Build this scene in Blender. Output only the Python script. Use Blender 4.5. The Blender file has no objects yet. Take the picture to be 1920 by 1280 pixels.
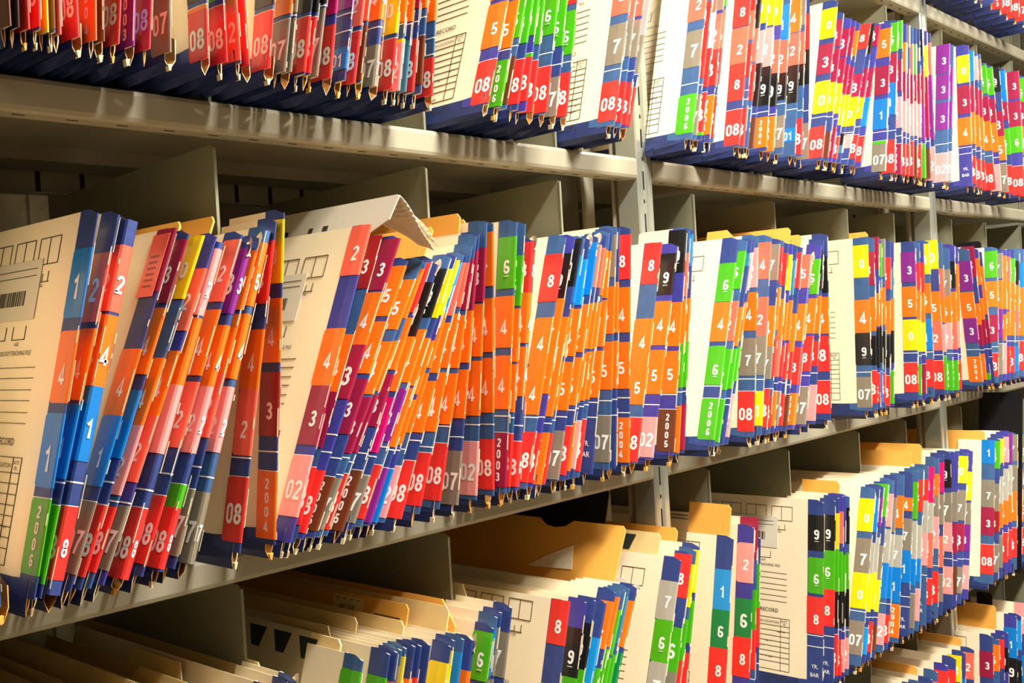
import bpy, math, random
from mathutils import Vector, Matrix
S = bpy.context.scene
COL = S.collection
ZO = 1.62          # eye height: every height below is given from the eye, the floor is at 0
rnd = random.Random(7)

# ------------------------------------------------------------------ materials
def lin(c):
    return tuple(((v / 255) / 12.92 if v / 255 <= .04045 else ((v / 255 + .055) / 1.055) ** 2.4) for v in c) + (1,)
def mat(name, rgb, rough=.5, metal=0., noise=0., nscale=40., bump=0., spec=.5, stretch=None, coat=0.):
    m = bpy.data.materials.new(name); m.use_nodes = True
    nt = m.node_tree; b = nt.nodes['Principled BSDF']
    b.inputs['Base Color'].default_value = lin(rgb)
    b.inputs['Roughness'].default_value = rough
    b.inputs['Metallic'].default_value = metal
    b.inputs['Specular IOR Level'].default_value = spec
    b.inputs['Coat Weight'].default_value = coat
    b.inputs['Coat Roughness'].default_value = .12
    if noise or bump:
        tc = nt.nodes.new('ShaderNodeTexCoord'); n = nt.nodes.new('ShaderNodeTexNoise')
        n.inputs['Scale'].default_value = nscale; n.inputs['Detail'].default_value = 5
        src = tc.outputs['Object']
        if stretch:
            mp = nt.nodes.new('ShaderNodeMapping'); mp.inputs['Scale'].default_value = stretch
            nt.links.new(src, mp.inputs['Vector']); src = mp.outputs['Vector']
        nt.links.new(src, n.inputs['Vector'])
        if noise:
            r = nt.nodes.new('ShaderNodeValToRGB')
            c = lin(rgb)
            r.color_ramp.elements[0].position = .3; r.color_ramp.elements[1].position = .7
            r.color_ramp.elements[0].color = tuple(max(0, v * (1 - noise)) for v in c[:3]) + (1,)
            r.color_ramp.elements[1].color = tuple(min(1, v * (1 + noise * .6)) for v in c[:3]) + (1,)
            nt.links.new(n.outputs['Fac'], r.inputs['Fac']); nt.links.new(r.outputs['Color'], b.inputs['Base Color'])
        if bump:
            bp = nt.nodes.new('ShaderNodeBump'); bp.inputs['Strength'].default_value = bump; bp.inputs['Distance'].default_value = .002
            nt.links.new(n.outputs['Fac'], bp.inputs['Height']); nt.links.new(bp.outputs['Normal'], b.inputs['Normal'])
    return m
PAL = dict(n=(46, 66, 132), a=(0, 122, 206), r=(232, 48, 44), s=(252, 106, 84), p=(250, 156, 154), y=(255, 214, 4), g=(70, 172, 18),
           d=(0, 128, 66), k=(20, 20, 22), o=(248, 116, 20), m=(152, 24, 66), i=(206, 10, 106), v=(126, 34, 138), t=(132, 124, 108),
           l=(172, 170, 158), w=(104, 54, 28), c=(20, 146, 222), e=(44, 122, 148), x=(240, 240, 240), b=(150, 26, 32))
LM = {k: mat('label_' + k, c, rough=.42, noise=.05, nscale=60, coat=.25) for k, c in PAL.items() if k != 'n'}
NAVY = [mat('navy_tape', (46, 66, 132), rough=.5, noise=.16, nscale=70, coat=.1), mat('navy_tape_indigo', (58, 58, 150), rough=.5, noise=.12, nscale=60, coat=.1),
        mat('navy_tape_steel', (54, 92, 142), rough=.5, noise=.14, nscale=60, coat=.1)]
NAVYD = mat('shaded_gusset_navy', (34, 50, 104), rough=.55, noise=.2, nscale=50)  # tape navy made darker, so the gusset's shading is in its colour
CARDE = mat('worn_card_edge', (226, 204, 158), rough=.9, noise=.15, nscale=300)
PAPERD = mat('shaded_lining', (150, 104, 50), rough=.85, spec=.2)  # manila darkened to paint in the shade inside the gusset fold
CREAM = mat('cream_card', (247, 232, 200), rough=.75, noise=.04, nscale=9, spec=.25)
PAPER = mat('manila_paper', (238, 206, 150), rough=.85, noise=.1, nscale=200, spec=.2, stretch=(1, .02, .02))
MANILA = mat('manila_envelope', (236, 172, 76), rough=.6, noise=.06, nscale=12, spec=.3)
MANILA2 = mat('manila_folder_card', (232, 204, 142), rough=.75, noise=.05, nscale=14, spec=.25)
WHITE = mat('white_print', (246, 244, 238), rough=.5)
INK = mat('black_ink', (58, 52, 44), rough=.7)
TORN = mat('torn_paper', (246, 234, 208), rough=.9, noise=.08, nscale=120, bump=.3)
FILM = mat('black_film', (16, 14, 18), rough=.35)
SLEEVE = mat('white_sleeve', (226, 218, 200), rough=.35, noise=.04, nscale=10, coat=.2)
STEEL = mat('beige_enamel', (168, 163, 142), rough=.38, noise=.04, nscale=25)
STEELD = mat('shaded_enamel', (128, 124, 106), rough=.5, noise=.05, nscale=18)  # shelf enamel darkened to paint dimness into the bay interiors
GALV = mat('galvanised_steel', (206, 206, 186), rough=.4, metal=.2, noise=.3, nscale=34, bump=.25)
POST = mat('grey_post_paint', (186, 190, 176), rough=.28, metal=.6, noise=.05, nscale=30)
DARK = mat('slot_dark', (12, 11, 10), rough=.9)
DIVM = mat('divider_enamel', (128, 128, 106), rough=.42, noise=.06, nscale=30, bump=.06)

# ------------------------------------------------------------------ mesh helpers
class MB:
    def __init__(s): s.v = []; s.f = []; s.m = []
    def quad(s, a, b, c, d, m=0):
        i = len(s.v); s.v += [a, b, c, d]; s.f.append((i, i + 1, i + 2, i + 3)); s.m.append(m)
    def poly(s, pts, m=0):
        i = len(s.v); s.v += list(pts); s.f.append(tuple(range(i, i + len(pts)))); s.m.append(m)
    def box(s, x0, x1, y0, y1, z0, z1, m=0):
        i = len(s.v)
        s.v += [(x0, y0, z0), (x1, y0, z0), (x1, y1, z0), (x0, y1, z0), (x0, y0, z1), (x1, y0, z1), (x1, y1, z1), (x0, y1, z1)]
        for f in ((3, 2, 1, 0), (4, 5, 6, 7), (0, 1, 5, 4), (1, 2, 6, 5), (2, 3, 7, 6), (3, 0, 4, 7)):
            s.f.append(tuple(i + k for k in f)); s.m.append(m)
    def prism(s, prof, axis, a, b, m=0):
        """profile of 2-D points swept along an axis from a to b, with end caps"""
        def P(p, t):
            return (t, p[0], p[1]) if axis == 'x' else ((p[0], t, p[1]) if axis == 'y' else (p[0], p[1], t))
        i = len(s.v); n = len(prof)
        s.v += [P(p, a) for p in prof] + [P(p, b) for p in prof]
        for k in range(n):
            j = (k + 1) % n
            s.f.append((i + k, i + j, i + n + j, i + n + k)); s.m.append(m)
        s.f.append(tuple(i + k for k in reversed(range(n)))); s.m.append(m)
        s.f.append(tuple(i + n + k for k in range(n))); s.m.append(m)
    def glyph(s, txt, fn, cx, cy, h, wscale=1., m=0, center=True):
        vs, fs, w = GL(txt)
        i = len(s.v); ox = cx - (w * h * wscale / 2 if center else 0)
        s.v += [fn(ox + x * h * wscale, cy + (y - .5) * h) for x, y in vs]
        for f in fs: s.f.append(tuple(i + k for k in f)); s.m.append(m)
    def build(s, name, mats, parent=None, loc=None, smooth=False):
        me = bpy.data.meshes.new(name); me.from_pydata(s.v, [], s.f)
        for mm in (mats if isinstance(mats, (list, tuple)) else [mats]): me.materials.append(mm)
        me.polygons.foreach_set('material_index', s.m)
        if smooth: me.polygons.foreach_set('use_smooth', [True] * len(s.f))
        me.update()
        o = bpy.data.objects.new(name, me); COL.objects.link(o)
        if parent: o.parent = parent
        if loc: o.location = loc
        return o
_gl = {}
def arc(cx, cy, rx, ry, a0, a1, n=10):
    return [(cx + rx * math.cos(math.radians(a0 + (a1 - a0) * k / n)), cy + ry * math.sin(math.radians(a0 + (a1 - a0) * k / n))) for k in range(n + 1)]
def strokes(ch, rnd_=False):
    """centre lines of a condensed bold figure in a box .52 wide and 1 tall"""
    if ch == '0': return [arc(.26, .70, .17, .21, 0, 180, 8) + arc(.26, .30, .17, .21, 180, 360, 8) + [(.43, .70)]]
    if ch == '1': return [[(.06, .70), (.20, .78), (.27, .92), (.27, 0)]]
    if ch == '2': return [arc(.26, .70, .17, .215, 170, -25, 9) + [(.09, .12), (.09, .085)], [(.0, .085), (.46, .085)]]
    if ch == '3': return [arc(.25, .725, .16, .19, 165, -80, 8), arc(.25, .285, .18, .20, 80, -165, 9), [(.17, .525), (.27, .525)]]
    if ch == '4': return [[(.33, 0), (.33, .96), (.05, .30), (.05, .24), (.50, .24)]]
    if ch == '5': return [[(.43, .915), (.12, .915), (.09, .50)] + arc(.25, .32, .18, .235, 125, -165, 10)]
    if ch == '6': return [arc(.27, .70, .16, .215, 20, 180, 7) + [(.09, .32)] + arc(.26, .29, .17, .205, 180, 540, 14)]
    if ch == '7': return [[(.02, .915), (.44, .915), (.25, .45), (.18, 0)]]
    if ch == '8': return [arc(.26, .725, .155, .19, -90, 270, 14), arc(.26, .285, .18, .20, 90, 450, 14)]
    if ch == '9': return [[(1 * .52 - x, 1 - y) for x, y in strokes('6')[0]]]
def digits(txt, th=.155):
    vs, fs = [], []; ox = 0
    for ch in txt:
        for ln in strokes(ch):
            n = len(ln); b = len(vs)
            for k, (x, y) in enumerate(ln):
                def dirn(i, j):
                    dx, dy = ln[j][0] - ln[i][0], ln[j][1] - ln[i][1]; l = math.hypot(dx, dy) or 1; return dx / l, dy / l
                d0 = dirn(max(k - 1, 0), max(k, 1)) if k else dirn(0, 1)
                d1 = dirn(k, k + 1) if k < n - 1 else d0
                nx, ny = -(d0[1] + d1[1]), d0[0] + d1[0]; l = math.hypot(nx, ny) or 1; nx /= l; ny /= l
                c = max(.55, -nx * d0[1] + ny * d0[0]); h = th / 2 / c
                vs += [(ox + x + nx * h, y + ny * h), (ox + x - nx * h, y - ny * h)]
            for k in range(n - 1): fs.append((b + 2 * k, b + 2 * k + 1, b + 2 * k + 3, b + 2 * k + 2))
        ox += .60
    return vs, fs, ox - .08
def GL(txt):
    """outline of a text, filled, as 2-D points with cap height 1 (bold for numbers)"""
    if txt in _gl: return _gl[txt]
    if txt[0] == '#': _gl[txt] = digits(txt[1:], .19); return _gl[txt]
    if txt.isdigit() and len(txt) <= 2: _gl[txt] = digits(txt, .165); return _gl[txt]
    cu = bpy.data.curves.new('glyph', 'FONT'); cu.body = txt; cu.size = 1; cu.resolution_u = 2
    cu.offset = .022 if txt.isdigit() else .004
    ob = bpy.data.objects.new('glyph', cu); COL.objects.link(ob)
    dg = bpy.context.evaluated_depsgraph_get(); ev = ob.evaluated_get(dg); me = ev.to_mesh()
    vs = [(v.co.x, v.co.y) for v in me.vertices]; fs = [tuple(p.vertices) for p in me.polygons]
    ev.to_mesh_clear(); bpy.data.objects.remove(ob); bpy.data.curves.remove(cu)
    x0 = min(v[0] for v in vs); x1 = max(v[0] for v in vs); y0 = min(v[1] for v in vs); y1 = max(v[1] for v in vs)
    k = 1 / (y1 - y0)
    _gl[txt] = ([((x - x0) * k, (y - y0) * k) for x, y in vs], fs, (x1 - x0) * k)
    return _gl[txt]

def tag(o, label=None, cat=None, group=None, kind=None):
    if label: o['label'] = label
    if cat: o['category'] = cat
    if group: o['group'] = group
    if kind: o['kind'] = kind
    return o
def empty(name, loc, ry=0.):
    o = bpy.data.objects.new(name, None); COL.objects.link(o); o.location = loc; o.rotation_euler = (0, ry, 0)
    o.empty_display_size = .05
    return o

# ------------------------------------------------------------------ a record folder
OV = .09            # how far the tabs stand out in front of the shelf lip
W = .0305           # width of the colour strip on each face of the tab
def xl(y): return .0 if y > .013 else .0011 * (.013 - max(y, .0016)) / .0114
def tab_cols(t):
    c = [(0, W, -1, 0), (0, W - .003, -1, 0), (0, .013, -1, 0)]
    if t < .0055: c += [(.0011, .0016, -.9, -.4), (.0011 + (t - .0011) * .25, 0, 0, -1), (.0011 + (t - .0011) * .75, 0, 0, -1), (t, .0016, .9, -.4)]
    else: c += [(.0009, .0030, -.9, -.4), (.0022, .0006, -.4, -.9), (t - .002, 0, 0, -1), (t, .0024, .9, -.4)]
    return c + [(t, W, 1, 0)]
def wrap(mb, cols, z0, z1, off, m=0, ins=0., top_drop=False, scoop=0.):
    n = len(cols); i = len(mb.v)
    for k, (x, y, nx, ny) in enumerate(cols):
        e = ins if k in (0, n - 1) else 0
        drop = 0
        if top_drop: drop = .0045 if y < .0035 else 0
        yy = y + (scoop if k == 0 else 0)
        mb.v += [(x + nx * off, yy + ny * off, z0 + e), (x + nx * off, yy + ny * off, z1 - e - drop)]
    for k in range(n - 1):
        a = i + 2 * k
        mb.f.append((a, a + 2, a + 3, a + 1)); mb.m.append(m)
def folder(d):
    lev, xb, th, H, t, tb, bl, opts, label = d
    D_ = .0885 if 'short' in opts else (.0985 if 'shortd' in opts else .425)
    root = empty('file_folder', (xb, -OV, ZS[lev] + ZO + (.5 * tb * math.sin(abs(th)) + .0004 if D_ > 0 else 0)), th)
    tag(root, label, 'folder', GROUPS[lev])
    r = random.Random(int(xb * 10000) + ord(lev))
    nv = NAVY[r.choice((0, 0, 0, 1, 2, 2))]
    cols = tab_cols(t)
    # tab: navy strip round the front edge, printed rules, wider tape at its foot
    mb = MB(); wrap(mb, cols[:2] + [(0, .0075, -1, 0)] * 0 + cols[2:], .0165, H, 0, 0, top_drop=True)
    n = len(cols)
    mb.poly([(x, y, H - (.0045 if y < .0035 else 0)) for x, y, _, _ in cols], 2)
    mb.poly([(x, y, .0165) for x, y, _, _ in reversed(cols)], 2)
    mb.quad((-.0002, .012, .0165), (-.0002, .0125, .033), (-.0002, .046, .031), (-.0002, .046, .0195))
    for b in bl:
        if b[0] == '/': wrap(mb, cols, b[2] - .0007, b[2] + .0007, .00025, 1)
        if b[1] == 'YB' and b[0] == 'n':
            zc = b[2] + (b[3] - b[2]) * .42
            fn = lambda u, v: (xl(.0150 - u) - .0005, .0150 - u, v)
            mb.glyph('YR.', fn, 0, zc + .0095, .0072, .9, 1); mb.glyph('BAR', fn, 0, zc - .0055, .0072, .9, 1)
    for ex, ey in ((.0010, .0014), (t, .0012)):                       # card worn bare along the folded edges
        for q in range(r.randint(2, 5)):
            za = r.uniform(.02, H - .03); zb = min(H - .006, za + r.uniform(.004, .045)); ww = r.uniform(.00012, .0003)
            mb.box(ex - ww, ex + ww, ey - .0022, ey - .0012, za, zb, 2)
    mb.build('tab', [nv, WHITE, CREAM], root)
    # colour labels folded round the tab, numbers on the side face and, on thick tabs, on the front
    for (c, txt, z0, z1) in bl:
        if c in ('/', 'n'): continue
        mb = MB(); h = z1 - z0
        lc = cols
        wl = r.uniform(-.0015, .0015)
        lc = [(cols[0][0], W + wl, -1, 0), (cols[1][0], W + wl - .003, -1, 0)] + cols[2:]
        wrap(mb, lc, z0, z1, .0004, 0, ins=.0028 if r.random() < .6 else .0003, scoop=0)
        if txt:
            fn = lambda u, v: (xl(.0128 - u) - .0007, .0128 - u, v)
            ff = lambda u, v: (t / 2 + u + .0004, -.0006, v)
            big = r.random() < .12
            if len(txt) == 1:
                zc = z0 + h * r.uniform(.38, .46); hh = .0178 if not big else .0225
                mb.glyph(txt, fn, 0, zc, min(hh, h * .6), 1.12, 1)
                if c in 'gk' and txt in '69' and not big: mb.box(-.0011, -.0006, .0085, .0165, zc - .0125, zc - .0117, 1)
                if t > .006: mb.glyph(txt, ff, 0, zc - .001, .017, min(1., t * 70), 1)
            elif len(txt) == 2:
                fn2 = lambda u, v: (xl(.0148 - u) - .0007, .0148 - u, v)
                zc = z0 + h * .43
                mb.glyph(txt, fn2, 0, zc, min(.0208, h * .6), 1.06, 1)
                if t > .006: mb.glyph(txt[1], ff, 0, zc, .016, min(.8, t * 50), 1)
            else:
                step = min(.0142, h * .21)
                for k, ch in enumerate(txt):
                    mb.glyph('#' + ch, fn, 0, z0 + h / 2 + (1.5 - k) * step, step * .76, 1.12, 1)
        o = mb.build('color_label', [LM[c], WHITE], root)
    # jacket: two card covers, pinched together at the tab and spread by the films behind it
    mb = MB(); e = .0009
    mb.prism([(0.0002, .027), (0.0002, D_), (e, D_), (e, .027)], 'z', .026, H - .0006, 0)
    mb.prism([(max(t - e, e), .029), (tb - e, .080), (tb - e, D_), (tb, D_), (tb, .080), (max(t, 2 * e), .029)], 'z', .026, H - .003, 0)
    mats = [CREAM, INK, WHITE]
    if 'form' in opts: form(mb, label)
    mb.build('jacket', mats, root)
    # navy bottom gusset with its folded card edge showing at the front
    mb = MB(); y0 = .010 + r.uniform(-.004, .006); gf = max(t, min(tb * .75, .013)); tip = r.uniform(0, .004); j1 = r.uniform(.05, .3); j2 = r.uniform(.7, .95); jc = r.uniform(.35, .65); k1 = r.uniform(.007, .013); k2 = r.uniform(.007, .013)
    for (ya, xa, yb2, xb2) in ((y0, gf, .070, tb), (.070, tb, D_, tb)):
        fold_a = [(0, .031), (xa * j1 * .3, k1), (xa * jc, tip * .4), (xa * (1 - (1 - j2) * .3), k2), (xa, .031)]
        fold_b = [(0, .031), (0, .008), (xb2 * jc, tip * .4), (xb2, .008), (xb2, .031)]
        for k in range(4):
            p, q, p2, q2 = fold_a[k], fold_a[k + 1], fold_b[k], fold_b[k + 1]
            mb.quad((p[0], ya, p[1]), (q[0], ya, q[1]), (q2[0], yb2, q2[1]), (p2[0], yb2, p2[1]), 0)
            # inner lining, its colour darkened as shade in the fold, and front card edge
            def ins(a): return (min(max(a[0], .0011), max(.0012, (xa if True else 0) - .0011)), a[1] + .0009)
            def ins2(a): return (min(max(a[0], .0011), max(.0012, xb2 - .0011)), a[1] + .0009)
            pi, qi = ins(p), ins(q); p2i, q2i = ins2(p2), ins2(q2)
            if ya == y0: mb.quad((pi[0], ya + .016, p[1] + .008), (qi[0], ya + .016, q[1] + .008), (qi[0], ya, qi[1]), (pi[0], ya, pi[1]), 1)
            if ya == y0: mb.quad((p[0], ya, p[1]), (pi[0], ya, pi[1]), (qi[0], ya, qi[1]), (q[0], ya, q[1]), 2)
    # worn tip of the fold hanging at the front corner
    if r.random() < .55:
        a = r.uniform(.3, .7) * gf; wd = min(.0022, gf * .25)
        mb.prism([(a - wd, .006), (a - wd * .4, -.0005 + tip * .3), (a + wd * .5, .0005), (a + wd, .007)], 'y', y0 - r.uniform(.001, .003), y0 + .004, 2)
    mb.build('bottom_gusset', [NAVYD, PAPERD, CARDE if r.random() < .6 else MANILA], root)
    # films and papers inside
    if tb > .0035 and D_ > .2:
        mb = MB(); k = max(1, min(5, int(tb / .004))); w = (tb - .0026) / k
        for q in range(k):
            mb.prism([(.0013 + q * w, .078 + r.uniform(0, .02)), (.0013 + q * w, D_ - .01), (.0013 + (q + .86) * w, D_ - .01), (.0013 + (q + .86) * w, .078 + r.uniform(0, .02))], 'z', .01, H - r.uniform(.004, .02), 0)
        mb.build('papers', [PAPER], root)
    if 'torn' in opts:
        mb = MB(); g = {}
        for i in range(5):
            for q in range(4):
                s1, s2 = i / 4, q / 3
                g[i, q] = (t * (.15 + .7 * s2) + r.uniform(-.0003, .0003), -.0012 - .005 * math.sin(s1 * 3.1) * (1 - s2 * .6) + r.uniform(-.0016, .001) * s1 + .014 * s1 * s2, H - .018 + .021 * s1 + r.uniform(-.002, .002) - .006 * s2 * s1)
        for i in range(4):
            for q in range(3):
                a = (g[i, q], g[i, q + 1], g[i + 1, q + 1], g[i + 1, q])
                mb.quad(*a); mb.quad(*[(x, y + .0005, z) for x, y, z in reversed(a)])
        tag(mb.build('torn_edge', [TORN], root), 'torn cream paper edge')
    if 'bar' in opts:
        mb = MB(); mb.box(-.0010, -.0006, .092, .215, .262, .320, 0)
        y = .118
        while y < .185:
            wv = r.choice((.0012, .002, .003)); mb.box(-.0013, -.0010, y, y + wv, .276, .2905, 1); y += wv + r.choice((.0012, .002))
        for a, b, h in ((.10, .205, .311), (.10, .205, .304)): mb.box(-.0013, -.0010, a, b, h, h + .0007, 1)
        tag(mb.build('barcode_sticker', [SLEEVE, INK], root), 'pale sticker printed with a barcode')
    if 'sticker' in opts:
        mb = MB(); mb.box(-.0012, -.0008, .004, W + .004, H - .07, H - .006, 0)
        for k in range(6): mb.box(-.0014, -.0011, .012, .028, H - .03 - k * .006, H - .028 - k * .006, 1)
        tag(mb.build('sticker', [LM['s'], LM['b']], root), 'faded coral sticker torn at its top')
    return root
def form(mb, seed):
    """the printed form on a jacket's cover: (distance from the front edge, height), 1 = ink"""
    def bar(y0, y1, h0, h1, m=1): mb.box(-.0005, .0004, y0, y1, h0, h1, m)
    def hl(y0, y1, h, w=.0007): bar(y0, y1, h - w / 2, h + w / 2)
    def vl(y, h0, h1, w=.0006): bar(y - w / 2, y + w / 2, h0, h1)
    fn = lambda u, v: (-.0007, -u, v)
    def text(s, yr, h, size): # right end at yr
        w = GL(s)[2] * size; mb.glyph(s, fn, -yr - w / 2, h, size, 1, 1)
    for k in range(4):
        a = .062 + k * .054; hl(a, a + .043, .340); hl(a, a + .043, .314); vl(a, .314, .340); vl(a + .022, .314, .340); vl(a + .043, .314, .340)
    hl(.075, .103, .297); vl(.077, .297, .307); vl(.089, .297, .305); text('INITIAL', .084, .2935, .0036)
    for a in (.106, .150, .20): hl(a, a + .028, .243); vl(a, .243, .256); vl(a + .028, .243, .256)
    text('AGE', .116, .2385, .0036)
    text('PATHOLOGY/TEACHING FILE', .086, .230, .0045)
    for h in (.216, .206, .195, .185, .174, .164): hl(.072, .30, h, .0005)
    for s, h in (('DIAGNOSIS', .218), ('GENDER:', .197)): text(s, .150, h, .004)
    text('SCAN RECORD', .089, .147, .0068)
    vl(.066, .038, .133); vl(.084, .038, .133); vl(.135, .038, .133)
    for k, h in enumerate([.133, .119, .1095, .100, .0905, .081, .0715, .062, .0525, .043, .038]):
        if h != .043: hl(.066, .27, h, .0006)
    text('DATE', .0705, .1285, .0035); text('IN', .0735, .1233, .0035); text('SCAN-LOCATION', .087, .1255, .0042)
    text('84503', .072, .028, .0032); text('PRINTED IN U.S.A.', .066, .0235, .0030)
    r = random.Random(seed)
    for k in range(9):                                   # pencilled notes in the table
        h = .042 + .0095 * r.randint(0, 7); y = r.choice((.075, .10, .12, .16))
        for q in range(5): hl(y + q * .0032, y + q * .0032 + .0022, h + r.uniform(-.001, .0018), .0005)
ZS = {'A': 0.262, 'B': -0.222, 'C': -0.702, 'D': 0.741, 'E': -1.155}
GROUPS = {k: "record folders on the %s shelf" % v for k, v in {'D': 'topmost', 'A': 'upper', 'B': 'middle', 'C': 'lower', 'E': 'bottom'}.items()}
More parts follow.
